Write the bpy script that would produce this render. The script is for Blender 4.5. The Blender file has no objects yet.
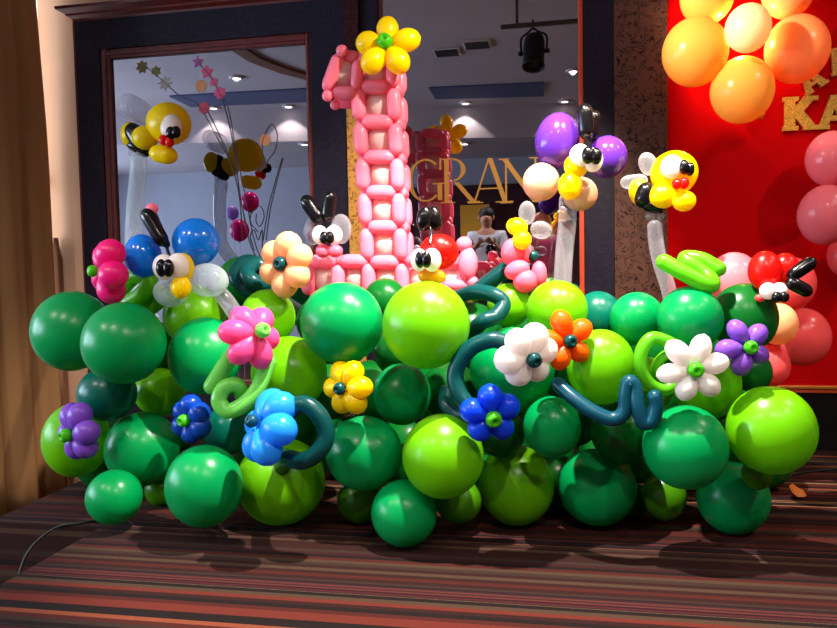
import bpy, math, random
from mathutils import Vector, Matrix, Quaternion

# ------------------------------------------------------------------ camera
scene = bpy.context.scene
col = scene.collection
F, CX, CY, EYE = 700.0, 418.5, 314.0, 0.95
cam_data = bpy.data.cameras.new('camera')
cam_data.sensor_fit = 'HORIZONTAL'
cam_data.sensor_width = 36.0
cam_data.lens = 36.0 * F / 837.0
cam_data.clip_start = 0.02
camera = bpy.data.objects.new('camera', cam_data)
ROT = (Matrix.Rotation(math.radians(10), 3, 'Z') @ Matrix.Rotation(math.radians(87.0), 3, 'X')
       @ Matrix.Rotation(math.radians(-1.06), 3, 'Z'))
camera.matrix_world = Matrix.Translation((0, 0, EYE)) @ ROT.to_4x4()
col.objects.link(camera)
scene.camera = camera

# ------------------------------------------------------------------ world, exposure, main lights
world = bpy.data.worlds.new('world')
scene.world = world
world.use_nodes = True
world.node_tree.nodes['Background'].inputs[0].default_value = (0.55, 0.68, 0.9, 1)
world.node_tree.nodes['Background'].inputs[1].default_value = 0.6
scene.view_settings.view_transform = 'Standard'
scene.view_settings.look = 'None'
scene.view_settings.exposure = 0.15
scene.view_settings.gamma = 1.0
scene.view_settings.use_curve_mapping = False


def light(name, kind, loc, target, energy, color, **kw):
    d = bpy.data.lights.new(name, kind)
    d.energy = energy
    d.color = color
    for k, v in kw.items():
        setattr(d, k, v)
    o = bpy.data.objects.new(name, d)
    o.location = loc
    if target is not None:
        o.rotation_euler = (Vector(target) - Vector(loc)).to_track_quat('-Z', 'Y').to_euler()
    col.objects.link(o)
    return o


# daylight coming in through the row of tall windows in the long side wall
for wy in (-1.6, 0.2, 2.0):
    light('window_daylight', 'AREA', (-7.9, wy, 1.6), (0.0, wy + 0.6, 0.7), 170, (0.62, 0.80, 1.0),
          shape='RECTANGLE', size=1.3, size_y=2.0)
# stage spotlights on the lighting pipe (their housings are built below)
SPOT_A, AIM_A = Vector((-0.05, 1.99, 2.66)), Vector((-0.15, 2.62, 0.5))
SPOT_B, AIM_B = Vector((0.80, 1.95, 2.70)), Vector((-0.15, 3.1, 1.3))
light('stage_spot_beam', 'SPOT', SPOT_A, AIM_A, 700, (1.0, 0.95, 0.87),
      spot_size=math.radians(68), spot_blend=0.35, shadow_soft_size=0.025)
light('stage_spot_beam', 'SPOT', SPOT_B, AIM_B, 380, (1.0, 0.82, 0.66),
      spot_size=math.radians(60), spot_blend=0.5, shadow_soft_size=0.04)
SPOT_C, AIM_C = Vector((-1.22, 2.0, 2.72)), Vector((1.30, 3.72, 2.22))
light('stage_spot_beam', 'SPOT', SPOT_C, AIM_C, 700, (1.0, 0.88, 0.66),
      spot_size=math.radians(27), spot_blend=0.9, shadow_soft_size=0.04)


# ------------------------------------------------------------------ helpers
def ray(px, py):
    return ROT @ Vector(((px - CX) / F, -(py - CY) / F, -1.0))


def at(px, py, Y):
    r = ray(px, py)
    return Vector((0, 0, EYE)) + r * (Y / r.y)


def ms(p):
    """metres covered by one photo pixel at point p"""
    return -(ROT.transposed() @ (Vector(p) - Vector((0, 0, EYE)))).z / F


def lin(c):
    return tuple(((v / 255) / 12.92 if v / 255 <= 0.04045 else ((v / 255 + 0.055) / 1.055) ** 2.4) for v in c) + (1.0,)


def new_mat(name):
    m = bpy.data.materials.new(name)
    m.use_nodes = True
    nt = m.node_tree
    nt.nodes.clear()
    out = nt.nodes.new('ShaderNodeOutputMaterial')
    return m, nt, out


def node(nt, kind, **inp):
    n = nt.nodes.new(kind)
    for k, v in inp.items():
        n.inputs[k.replace('_', ' ')].default_value = v
    return n


def plain(name, rgb, rough=0.5, metallic=0.0, spec=0.5, noise=0.0, nscale=20.0, bump=0.0, bscale=200.0):
    m, nt, out = new_mat(name)
    b = node(nt, 'ShaderNodeBsdfPrincipled', Base_Color=lin(rgb), Roughness=rough, Metallic=metallic)
    b.inputs['Specular IOR Level'].default_value = spec
    tc = nt.nodes.new('ShaderNodeTexCoord')
    if noise:
        n = node(nt, 'ShaderNodeTexNoise', Scale=nscale, Detail=6.0)
        nt.links.new(tc.outputs['Object'], n.inputs['Vector'])
        r = nt.nodes.new('ShaderNodeValToRGB')
        c = lin(rgb)
        r.color_ramp.elements[0].color = tuple(v * (1 - noise) for v in c[:3]) + (1,)
        r.color_ramp.elements[1].color = tuple(min(1, v * (1 + noise)) for v in c[:3]) + (1,)
        r.color_ramp.elements[0].position = 0.3
        r.color_ramp.elements[1].position = 0.7
        nt.links.new(n.outputs['Fac'], r.inputs['Fac'])
        nt.links.new(r.outputs['Color'], b.inputs['Base Color'])
    if bump:
        n = node(nt, 'ShaderNodeTexNoise', Scale=bscale, Detail=3.0)
        nt.links.new(tc.outputs['Object'], n.inputs['Vector'])
        bp = node(nt, 'ShaderNodeBump', Strength=bump, Distance=0.01)
        nt.links.new(n.outputs['Fac'], bp.inputs['Height'])
        nt.links.new(bp.outputs['Normal'], b.inputs['Normal'])
    nt.links.new(b.outputs[0], out.inputs[0])
    return m


def latex(name, rgb, rough=0.28, thin=0.34, spec=0.36):
    """stretched rubber: glossy skin that lets some light through"""
    m, nt, out = new_mat(name)
    c = lin(rgb)
    b = node(nt, 'ShaderNodeBsdfPrincipled', Base_Color=c, Roughness=rough)
    b.inputs['Specular IOR Level'].default_value = spec
    t = node(nt, 'ShaderNodeBsdfTranslucent', Color=c)
    tc = nt.nodes.new('ShaderNodeTexCoord')
    n = node(nt, 'ShaderNodeTexNoise', Scale=2.5, Detail=2.0)
    nt.links.new(tc.outputs['Object'], n.inputs['Vector'])
    mr = node(nt, 'ShaderNodeMapRange')
    mr.inputs['To Min'].default_value = rough - 0.04
    mr.inputs['To Max'].default_value = rough + 0.05
    nt.links.new(n.outputs['Fac'], mr.inputs['Value'])
    nt.links.new(mr.outputs[0], b.inputs['Roughness'])
    mx = node(nt, 'ShaderNodeMixShader')
    mx.inputs[0].default_value = thin
    nt.links.new(b.outputs[0], mx.inputs[1])
    nt.links.new(t.outputs[0], mx.inputs[2])
    nt.links.new(mx.outputs[0], out.inputs[0])
    return m


def clear_latex(name, rgb, body=0.09):
    m, nt, out = new_mat(name)
    b = node(nt, 'ShaderNodeBsdfPrincipled', Base_Color=lin(rgb), Roughness=0.12)
    tr = node(nt, 'ShaderNodeBsdfTransparent', Color=(0.93, 0.93, 0.95, 1))
    lw = node(nt, 'ShaderNodeLayerWeight', Blend=0.35)
    mr = node(nt, 'ShaderNodeMapRange')
    mr.inputs['To Min'].default_value = body
    mr.inputs['To Max'].default_value = min(1.0, body + 0.32)
    nt.links.new(lw.outputs['Facing'], mr.inputs['Value'])
    mx = node(nt, 'ShaderNodeMixShader')
    nt.links.new(mr.outputs[0], mx.inputs[0])
    nt.links.new(tr.outputs[0], mx.inputs[1])
    nt.links.new(b.outputs[0], mx.inputs[2])
    nt.links.new(mx.outputs[0], out.inputs[0])
    return m


def glow(name, rgb, strength):
    m, nt, out = new_mat(name)
    e = node(nt, 'ShaderNodeEmission', Color=lin(rgb), Strength=strength)
    nt.links.new(e.outputs[0], out.inputs[0])
    return m


def scroll_paper(name, base, ink, rough=0.4):
    """wallpaper with curling scrolls"""
    m, nt, out = new_mat(name)
    tc = nt.nodes.new('ShaderNodeTexCoord')
    n = node(nt, 'ShaderNodeTexNoise', Scale=13.0, Detail=1.0)
    n.inputs['Distortion'].default_value = 1.2
    nt.links.new(tc.outputs['Object'], n.inputs['Vector'])
    mu = nt.nodes.new('ShaderNodeMath'); mu.operation = 'MULTIPLY'; mu.inputs[1].default_value = 60.0
    si = nt.nodes.new('ShaderNodeMath'); si.operation = 'SINE'
    nt.links.new(n.outputs['Fac'], mu.inputs[0]); nt.links.new(mu.outputs[0], si.inputs[0])
    v = node(nt, 'ShaderNodeTexNoise', Scale=34.0, Detail=0.0)
    nt.links.new(tc.outputs['Object'], v.inputs['Vector'])
    g = nt.nodes.new('ShaderNodeMath'); g.operation = 'GREATER_THAN'; g.inputs[1].default_value = 0.46
    nt.links.new(v.outputs['Fac'], g.inputs[0])
    g2 = nt.nodes.new('ShaderNodeMath'); g2.operation = 'GREATER_THAN'; g2.inputs[1].default_value = 0.45
    nt.links.new(si.outputs[0], g2.inputs[0])
    a = nt.nodes.new('ShaderNodeMath'); a.operation = 'MULTIPLY'
    nt.links.new(g.outputs[0], a.inputs[0]); nt.links.new(g2.outputs[0], a.inputs[1])
    mix = nt.nodes.new('ShaderNodeMix'); mix.data_type = 'RGBA'
    mix.inputs[6].default_value = lin(base); mix.inputs[7].default_value = lin(ink)
    nt.links.new(a.outputs[0], mix.inputs[0])
    b = node(nt, 'ShaderNodeBsdfPrincipled', Roughness=rough)
    b.inputs['Specular IOR Level'].default_value = 0.2
    nt.links.new(mix.outputs[2], b.inputs['Base Color'])
    nt.links.new(b.outputs[0], out.inputs[0])
    return m


def carpet_mat():
    m, nt, out = new_mat('striped_carpet')
    tc = nt.nodes.new('ShaderNodeTexCoord')
    sp = nt.nodes.new('ShaderNodeSeparateXYZ')
    nt.links.new(tc.outputs['Object'], sp.inputs[0])
    # stripes run along X; the vertical faces of the stage show them stacked in Z
    ad = nt.nodes.new('ShaderNodeMath'); ad.operation = 'ADD'
    nt.links.new(sp.outputs['Y'], ad.inputs[0]); nt.links.new(sp.outputs['Z'], ad.inputs[1])

    def bands(scale, detail, offs):
        mul = nt.nodes.new('ShaderNodeMath'); mul.operation = 'MULTIPLY_ADD'
        mul.inputs[1].default_value = scale; mul.inputs[2].default_value = offs
        nt.links.new(ad.outputs[0], mul.inputs[0])
        fl = nt.nodes.new('ShaderNodeMath'); fl.operation = 'FLOOR'
        nt.links.new(mul.outputs[0], fl.inputs[0])
        w = nt.nodes.new('ShaderNodeTexWhiteNoise'); w.noise_dimensions = '1D'
        nt.links.new(fl.outputs[0], w.inputs['W'])
        return w.outputs['Value']
    r = nt.nodes.new('ShaderNodeValToRGB')
    r.color_ramp.interpolation = 'CONSTANT'
    stops = [(0, (58, 24, 20)), (0.2, (88, 32, 24)), (0.36, (66, 44, 36)), (0.5, (122, 46, 34)), (0.6, (34, 19, 18)),
             (0.76, (88, 62, 46)), (0.84, (156, 78, 52)), (0.9, (66, 25, 25))]
    el = r.color_ramp.elements
    el[0].position, el[0].color = 0, lin(stops[0][1])
    el[1].position, el[1].color = stops[1][0], lin(stops[1][1])
    for p, c in stops[2:]:
        e = el.new(p); e.color = lin(c)
    nt.links.new(bands(46.0, 0, 3.3), r.inputs['Fac'])
    r2 = nt.nodes.new('ShaderNodeValToRGB')
    r2.color_ramp.interpolation = 'CONSTANT'
    el = r2.color_ramp.elements
    el[0].position, el[0].color = 0, lin((44, 18, 24))
    el[1].position, el[1].color = 0.3, lin((112, 46, 42))
    for p, c in [(0.5, (60, 34, 34)), (0.68, (158, 118, 74)), (0.8, (90, 26, 34)), (0.92, (30, 18, 22))]:
        e = el.new(p); e.color = lin(c)
    nt.links.new(bands(110.0, 0, 7.7), r2.inputs['Fac'])
    sel = nt.nodes.new('ShaderNodeMath'); sel.operation = 'GREATER_THAN'; sel.inputs[1].default_value = 0.62
    nt.links.new(bands(13.0, 0, 11.1), sel.inputs[0])
    mix = nt.nodes.new('ShaderNodeMix'); mix.data_type = 'RGBA'
    nt.links.new(sel.outputs[0], mix.inputs[0])
    nt.links.new(r.outputs['Color'], mix.inputs[6]); nt.links.new(r2.outputs['Color'], mix.inputs[7])
    n = node(nt, 'ShaderNodeTexNoise', Scale=260.0, Detail=2.0)
    nt.links.new(tc.outputs['Object'], n.inputs['Vector'])
    mr = node(nt, 'ShaderNodeMapRange'); mr.inputs['To Min'].default_value = 0.30; mr.inputs['To Max'].default_value = 0.60
    nt.links.new(n.outputs['Fac'], mr.inputs['Value'])
    hs = nt.nodes.new('ShaderNodeHueSaturation')
    nt.links.new(mix.outputs[2], hs.inputs['Color']); nt.links.new(mr.outputs[0], hs.inputs['Value'])
    b = node(nt, 'ShaderNodeBsdfPrincipled', Roughness=0.9)
    b.inputs['Specular IOR Level'].default_value = 0.15
    nt.links.new(hs.outputs[0], b.inputs['Base Color'])
    bp = node(nt, 'ShaderNodeBump', Strength=0.35, Distance=0.004)
    nt.links.new(n.outputs['Fac'], bp.inputs['Height'])
    nt.links.new(bp.outputs['Normal'], b.inputs['Normal'])
    nt.links.new(b.outputs[0], out.inputs[0])
    return m


def glitter_mat(name, rgb):
    m, nt, out = new_mat(name)
    tc = nt.nodes.new('ShaderNodeTexCoord')
    v = node(nt, 'ShaderNodeTexVoronoi', Scale=220.0)
    nt.links.new(tc.outputs['Object'], v.inputs['Vector'])
    r = nt.nodes.new('ShaderNodeValToRGB')
    c = lin(rgb)
    r.color_ramp.elements[0].color = tuple(v_ * 0.6 for v_ in c[:3]) + (1,)
    r.color_ramp.elements[1].color = tuple(min(1, v_ * 1.5) for v_ in c[:3]) + (1,)
    sp = nt.nodes.new('ShaderNodeSeparateXYZ')
    nt.links.new(v.outputs['Color'], sp.inputs[0])
    nt.links.new(sp.outputs['X'], r.inputs['Fac'])
    b = node(nt, 'ShaderNodeBsdfPrincipled', Roughness=0.42, Metallic=0.15)
    nt.links.new(r.outputs['Color'], b.inputs['Base Color'])
    bp = node(nt, 'ShaderNodeBump', Strength=0.8, Distance=0.003)
    nt.links.new(sp.outputs['Y'], bp.inputs['Height'])
    nt.links.new(bp.outputs['Normal'], b.inputs['Normal'])
    nt.links.new(b.outputs[0], out.inputs[0])
    return m


M = {}
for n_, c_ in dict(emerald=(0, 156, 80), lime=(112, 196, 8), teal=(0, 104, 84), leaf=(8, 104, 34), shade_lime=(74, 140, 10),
                   magenta=(246, 28, 132), pink=(250, 84, 150), soft_pink=(255, 134, 160), bug_pink=(255, 110, 138),
                   peach=(255, 194, 138), yellow=(255, 220, 0), sky=(40, 158, 250), purple=(140, 84, 206), navy=(14, 70, 180),
                   royal=(14, 70, 232), white=(250, 240, 236), orange=(252, 104, 6), red=(236, 18, 10), nose=(255, 170, 14),
                   bright_green=(76, 196, 20), dark_teal=(6, 74, 74), blue_teal=(14, 78, 98), twirl_lime=(100, 200, 24),
                   cobalt=(0, 122, 240), lilac=(186, 140, 220)).items():
    M[n_] = latex(n_ + '_latex', c_)
M['cobalt'] = latex('azure_pearl_latex', (0, 130, 240), rough=0.15, thin=0.3, spec=0.8)
M['violet'] = latex('violet_pearl_latex', (84, 40, 150), rough=0.16, thin=0.15)
M['champagne'] = latex('champagne_pearl_latex', (226, 176, 142), rough=0.16, thin=0.25, spec=0.8)
M['gold_balloon'] = latex('gold_pearl_latex', (252, 200, 92), rough=0.25, thin=0.4)
M['orange_balloon'] = latex('orange_pearl_latex', (252, 174, 108), rough=0.25, thin=0.4)
M['ivory_balloon'] = latex('ivory_latex', (255, 232, 190), rough=0.3, thin=0.4)
M['rose_balloon'] = latex('rose_pearl_latex', (255, 130, 140), rough=0.22, thin=0.3)
M['coral_balloon'] = latex('coral_latex', (250, 92, 92), rough=0.25, thin=0.3)
M['black_latex'] = latex('black_latex', (10, 8, 10), rough=0.18, thin=0.0)
M['pale_cell'] = latex('pale_pink_latex', (240, 206, 202), rough=0.2, thin=0.45)
M['stem_lime'] = latex('stem_lime_latex', (120, 214, 90), rough=0.2, thin=0.35)
M['clear'] = clear_latex('clear_latex', (206, 202, 210))
M['milky'] = clear_latex('milky_clear_latex', (210, 226, 232), body=0.28)
M['carpet'] = carpet_mat()
M['beige_wall'] = plain('beige_wall_paint', (222, 178, 148), rough=0.7, noise=0.04, nscale=3)
M['white_wall'] = plain('white_wall_paint', (166, 168, 178), rough=0.8, noise=0.04, nscale=2)
M['ceiling'] = plain('ceiling_paint', (200, 190, 192), rough=0.9, noise=0.05, nscale=1.5)
M['slot'] = plain('blue_grey_slot_paint', (84, 92, 128), rough=0.8)
M['maroon'] = plain('maroon_wall_fabric', (62, 18, 22), rough=0.8, noise=0.25, nscale=4)
M['red_wall'] = plain('red_fabric_board', (192, 2, 7), rough=0.9, spec=0.05, noise=0.05, nscale=3, bump=0.1, bscale=400)
M['navy_paper'] = scroll_paper('dark_navy_wallpaper', (27, 23, 38), (38, 32, 50), rough=0.45)
M['brown_paper'] = scroll_paper('brown_scroll_wallpaper', (92, 62, 52), (40, 25, 25), rough=0.35)
M['lit_gold_paper'] = scroll_paper('lit_scroll_wallpaper', (206, 150, 70), (136, 92, 42), rough=0.35)  # gold tone holds the warm light on the lower pilaster
M['mahogany'] = plain('mahogany_moulding', (104, 34, 30), rough=0.35, noise=0.25, nscale=14)
M['gold_trim'] = plain('gilt_wood_trim', (206, 124, 50), rough=0.3, metallic=0.4)
M['orange_trim'] = plain('orange_wood_trim', (196, 70, 36), rough=0.4)
M['black_base'] = plain('black_plinth_paint', (14, 8, 9), rough=0.6, spec=0.15, noise=0.2)
M['curtain'] = latex('tan_curtain_fabric', (176, 134, 92), rough=0.75, thin=0.08, spec=0.1)
M['brown_drape'] = plain('brown_curtain_fabric', (124, 80, 52), rough=0.8, noise=0.2, nscale=8)
M['mirror'] = None
m_, nt_, out_ = new_mat('tinted_mirror_glass')
g_ = node(nt_, 'ShaderNodeBsdfGlossy', Color=(0.40, 0.385, 0.43, 1), Roughness=0.004)
nt_.links.new(g_.outputs[0], out_.inputs[0])
M['mirror'] = m_
M['gold_letter'] = plain('gold_vinyl', (150, 108, 42), rough=0.4, metallic=0.3)
M['glitter'] = glitter_mat('gold_glitter_card', (236, 172, 62))
M['cable'] = plain('black_cable_rubber', (14, 12, 14), rough=0.6)
M['black_metal'] = plain('black_metal_paint', (18, 18, 20), rough=0.4, metallic=0.3)
M['grey_metal'] = plain('grey_steel', (90, 88, 90), rough=0.4, metallic=0.8)
M['lamp_glow'] = glow('lamp_glow', (255, 244, 228), 14.0)
M['day_glow'] = glow('daylight_pane', (225, 238, 255), 1.0)
M['sun_glow'] = glow('bright_daylight_pane', (255, 255, 255), 2.2)
M['shaded_paper'] = scroll_paper('shaded_scroll_wallpaper', (44, 14, 18), (84, 20, 22), rough=0.45)  # shade of the pilaster's unlit upper end put into the colour
M['trim_white'] = plain('white_lamp_trim', (220, 218, 214), rough=0.4)
M['banner'] = plain('yellow_banner_print', (222, 160, 30), rough=0.5)
M['scrap'] = latex('torn_orange_rubber', (232, 130, 50), rough=0.5)
M['decal_line'] = plain('dark_olive_vinyl', (54, 48, 50), rough=0.5)
for n_, c_ in dict(decal_pink=(226, 86, 130), decal_violet=(170, 92, 160), decal_orange=(236, 160, 100), decal_red=(206, 66, 96),
                   decal_white=(196, 190, 176), decal_olive=(138, 130, 62), skin=(196, 140, 112), hair=(20, 14, 14),
                   shirt_white=(214, 218, 228), shirt_pink=(196, 60, 100), trousers=(32, 34, 46), shoe=(24, 20, 20),
                   dark_red=(120, 20, 26), fuchsia=(206, 20, 120), ribbon=(200, 190, 196)).items():
    M[n_] = plain(n_ + '_surface', c_, rough=0.55, noise=0.06, nscale=30)
M['fuchsia'] = latex('fuchsia_pearl_latex', (206, 20, 120), rough=0.18)


# ------------------------------------------------------------------ objects
def link(name, me, mat, parent=None):
    o = bpy.data.objects.new(name, me)
    col.objects.link(o)
    if mat is not None and me is not None:
        if len(me.materials) == 0:
            me.materials.append(None)
        o.material_slots[0].link = 'OBJECT'
        o.material_slots[0].material = M[mat]
    if parent is not None:
        o.parent = parent
    return o


def tag(o, label=None, cat=None, group=None, kind=None):
    if label: o['label'] = label
    if cat: o['category'] = cat
    if group: o['group'] = group
    if kind: o['kind'] = kind
    return o


def thing(name, label, cat, loc, group=None):
    o = bpy.data.objects.new(name, None)
    o.empty_display_size = 0.05
    o.location = loc
    col.objects.link(o)
    return tag(o, label, cat, group)


def root_loc(o):
    v = Vector((0, 0, 0))
    while o is not None:
        v += Vector(o.location)
        o = o.parent
    return v


def place(o, loc, rot=None, scale=None):
    """put o at a world position, parents carry translation only"""
    base = root_loc(o.parent) if o.parent is not None else Vector((0, 0, 0))
    o.location = Vector(loc) - base
    if rot is not None:
        o.rotation_mode = 'QUATERNION'
        o.rotation_quaternion = rot
    if scale is not None:
        o.scale = scale if not isinstance(scale, (int, float)) else (scale,) * 3
    return o


def mesh_from(name, v, f, smooth=True):
    me = bpy.data.meshes.new(name)
    me.from_pydata([tuple(p) for p in v], [], f)
    me.validate()
    if smooth:
        me.polygons.foreach_set('use_smooth', [True] * len(me.polygons))
    me.update()
    return me


_cache = {}


def lathe(key, prof, seg=20):
    """surface of revolution about Z from (radius, z) pairs; ends close to points"""
    if key in _cache:
        return _cache[key]
    v, f = [], []
    rings = []
    for r, z in prof:
        if r < 1e-6:
            rings.append([len(v)]); v.append((0, 0, z))
        else:
            rings.append(list(range(len(v), len(v) + seg)))
            v += [(r * math.cos(2 * math.pi * i / seg), r * math.sin(2 * math.pi * i / seg), z) for i in range(seg)]
    for a, b in zip(rings, rings[1:]):
        for i in range(seg):
            j = (i + 1) % seg
            if len(a) == 1 and len(b) == 1: continue
            if len(a) == 1: f.append((a[0], b[j], b[i]))
            elif len(b) == 1: f.append((a[i], a[j], b[0]))
            else: f.append((a[i], a[j], b[j], b[i]))
    f = [tuple(reversed(q)) for q in f]
    me = mesh_from(key, v, f)
    # make normals point outwards
    if me.polygons and sum((p.center.x * p.normal.x + p.center.y * p.normal.y) for p in me.polygons) < 0:
        me.flip_normals()
    _cache[key] = me
    return me


def sphere_mesh(seg=24, rings=14):
    return lathe('ball_%d' % seg, [(math.sin(math.pi * i / rings), -math.cos(math.pi * i / rings)) if 0 < i < rings else (0, -1 if i == 0 else 1)
                                   for i in range(rings + 1)], seg)


def balloon_mesh():
    p = [(0, -1.16), (0.05, -1.17), (0.075, -1.15), (0.04, -1.10), (0.045, -1.07)]
    n = 22
    for i in range(1, n + 1):
        t = math.pi * i / n
        r = math.sin(t); z = -math.cos(t)
        if z < 0: z *= 1.04
        if i == n: r = 0
        if r >= 0.1 or z > 0: p.append((r, z))
    return lathe('round_balloon', p, 36)


def bean_mesh(ratio):
    """one twisted bubble: length ratio*radius, radius 1, along Z, centred"""
    ratio = max(2.0, round(ratio * 4) / 4)
    key = 'bubble_%.2f' % ratio
    if key in _cache: return _cache[key]
    n = 14; prof = []
    cap = min(1.15, ratio / 2)
    h = ratio / 2
    for i in range(n + 1):
        t = -1 + 2 * i / n
        z = h * math.sin(t * math.pi / 2)
        dz = max(0, abs(z) - (h - cap))
        r = math.sqrt(max(0, 1 - (dz / cap) ** 2))
        r *= 1 - 0.06 * (z / h) ** 2
        prof.append((r if 0 < i < n else 0, z))
    return lathe(key, prof, 18)


def petal_mesh():
    n = 14; prof = []
    for i in range(n + 1):
        t = i / n
        u = t ** 1.2
        prof.append((max(0.0, math.sin(math.pi * u)) ** 0.52 if 0 < i < n else 0, t))
    return lathe('petal', prof, 18)


def knob_mesh():
    return lathe('knob', [(0, 0.35), (0.12, 0.38), (0.22, 0.62), (0.45, 0.82), (0.72, 0.72), (0.95, 0.3), (1.0, 0.0), (0.9, -0.4), (0.6, -0.75), (0, -0.9)], 20)


ZQ = lambda d: Vector(d).to_track_quat('Z', 'Y')


def bean(parent, name, mat, p0, p1, r):
    """bubble from p0 to p1 (world), radius r metres"""
    p0, p1 = Vector(p0), Vector(p1)
    d = p1 - p0
    L = max(d.length, 2 * r)
    me = bean_mesh(L / r)
    real = max(2.0, round(L / r * 4) / 4)
    o = link(name, me, mat, parent)
    return place(o, (p0 + p1) / 2, ZQ(d) if d.length > 1e-5 else Quaternion(), (r, r, L / real))


def blob(parent, name, mat, px, py, Y, rx, ry=None, rot=0.0, deep=None):
    """rounded bubble whose outline is rx by ry photo pixels at world depth Y"""
    ry = ry or rx
    p = at(px, py, Y); s = ms(p)
    q = Quaternion((0, 1, 0), math.radians(-rot))
    o = link(name, sphere_mesh(), mat, parent)
    return place(o, p, q, (rx * s, (deep or min(rx, ry)) * s, ry * s))


def sausage(parent, name, mat, a, b, Y, r, Y2=None):
    p0, p1 = at(a[0], a[1], Y), at(b[0], b[1], Y if Y2 is None else Y2)
    return bean(parent, name, mat, p0, p1, r * ms((p0 + p1) / 2))


def spline(pts, n=8):
    out = []
    P = [Vector(p) for p in pts]
    P = [P[0] * 2 - P[1]] + P + [P[-1] * 2 - P[-2]]
    for i in range(1, len(P) - 2):
        a, b, c, d = P[i - 1:i + 3]
        for k in range(n):
            t = k / n
            out.append(0.5 * ((2 * b) + (c - a) * t + (2 * a - 5 * b + 4 * c - d) * t * t + (3 * b - a - 3 * c + d) * t ** 3))
    out.append(P[-2])
    return out


def tube_mesh(name, pts, r, seg=14, origin=(0, 0, 0), n=8, taper=None):
    path = spline(pts, n)
    v, f, rings = [], [], []
    o = Vector(origin)
    tang = [(path[min(i + 1, len(path) - 1)] - path[max(i - 1, 0)]).normalized() for i in range(len(path))]
    nrm = tang[0].orthogonal().normalized()
    fr = []
    for i, t in enumerate(tang):
        nrm = (nrm - t * nrm.dot(t)).normalized()
        fr.append((path[i], t, nrm.copy(), t.cross(nrm)))
    rings_def = []
    p, t, a, b = fr[0]
    for k in (0.05, 0.35, 0.7, 0.92):
        rings_def.append((p - t * r * (1 - k) , r * math.sqrt(1 - (1 - k) ** 2), a, b))
    for i, (p, t, a, b) in enumerate(fr):
        rings_def.append((p, r, a, b))
    p, t, a, b = fr[-1]
    for k in (0.92, 0.7, 0.35, 0.05):
        rings_def.append((p + t * r * (1 - k), r * math.sqrt(1 - (1 - k) ** 2), a, b))
    for p, rr, a, b in rings_def:
        rings.append(len(v))
        for i in range(seg):
            an = 2 * math.pi * i / seg
            v.append(p - o + (a * math.cos(an) + b * math.sin(an)) * rr)
    for q in range(len(rings) - 1):
        for i in range(seg):
            j = (i + 1) % seg
            f.append((rings[q] + i, rings[q] + j, rings[q + 1] + j, rings[q + 1] + i))
    f.append(tuple(reversed(range(rings[0], rings[0] + seg))))
    f.append(tuple(range(rings[-1], rings[-1] + seg)))
    return mesh_from(name, v, f)


def box(name, mat, x0, x1, y0, y1, z0, z1, parent=None, bevel=0.0):
    c = Vector(((x0 + x1) / 2, (y0 + y1) / 2, (z0 + z1) / 2))
    hx, hy, hz = (x1 - x0) / 2, (y1 - y0) / 2, (z1 - z0) / 2
    v = [(sx * hx, sy * hy, sz * hz) for sx in (-1, 1) for sy in (-1, 1) for sz in (-1, 1)]
    f = [(0, 1, 3, 2), (4, 6, 7, 5), (0, 4, 5, 1), (2, 3, 7, 6), (0, 2, 6, 4), (1, 5, 7, 3)]
    me = mesh_from(name, v, f, smooth=False)
    o = link(name, me, mat, parent)
    place(o, c)
    if bevel:
        b = o.modifiers.new('bevel', 'BEVEL'); b.width = bevel; b.segments = 2
    return o


def prism(name, mat, poly, axis, a0, a1, parent=None):
    """extrude a polygon: axis 'X' poly=(y,z), 'Y' poly=(x,z), 'Z' poly=(x,y)"""
    def pt(u, w, a):
        return {'X': (a, u, w), 'Y': (u, a, w), 'Z': (u, w, a)}[axis]
    n = len(poly)
    v = [pt(u, w, a0) for u, w in poly] + [pt(u, w, a1) for u, w in poly]
    f = [tuple(range(n)), tuple(reversed(range(n, 2 * n)))] + [(i, i + n, (i + 1) % n + n, (i + 1) % n) for i in range(n)]
    me = mesh_from(name, v, f, smooth=False)
    import bmesh
    bm = bmesh.new(); bm.from_mesh(me); bmesh.ops.recalc_face_normals(bm, faces=bm.faces); bm.to_mesh(me); bm.free()
    o = link(name, me, mat, parent)
    place(o, (0, 0, 0))
    return o


struct = lambda o: tag(o, kind='structure')

# ------------------------------------------------------------------ the room
WALL = 3.97          # face of the mirrors
LOW = -0.42          # hall floor beside the stage
struct(prism('floor', 'carpet', [(-2.2, 2.43), (-1.7, 2.43), (-1.7, -1.2), (6.5, -1.2), (6.5, 3.99), (-2.2, 3.99)], 'Z', LOW, 0.0))
struct(box('floor', 'carpet', -8.1, 6.5, -3.6, 4.1, LOW - 0.1, LOW - 0.002))
struct(box('wall_back', 'beige_wall', -3.2, 6.5, 3.99, 4.12, LOW, 3.3))
# short side wall next to the stage with the curtained window
sw = box('wall_left', 'beige_wall', -3.2, -3.06, 3.2, 3.32, LOW, 3.3); struct(sw)
struct(box('wall_left', 'beige_wall', -3.2, -3.06, 3.32, 3.99, LOW, 0.3))
struct(box('wall_left', 'beige_wall', -3.2, -3.06, 3.32, 3.99, 2.9, 3.3))
w1 = tag(box('window_1', 'trim_white', -3.078, -3.062, 3.32, 3.36, 0.3, 2.9), kind='structure')
box('window_frame', 'trim_white', -3.078, -3.062, 3.62, 3.65, 0.3, 2.9, w1)
box('window_frame', 'trim_white', -3.078, -3.062, 3.36, 3.985, 1.58, 1.62, w1)
box('window_pane', 'sun_glow', -3.095, -3.08, 3.32, 3.985, 0.3, 2.9, w1)
struct(box('wall_left', 'white_wall', -8.1, -3.2, 3.2, 3.32, LOW, 3.3))
struct(box('wall_left', 'white_wall', -8.22, -8.08, -3.6, 3.3, LOW, 3.3))
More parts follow.
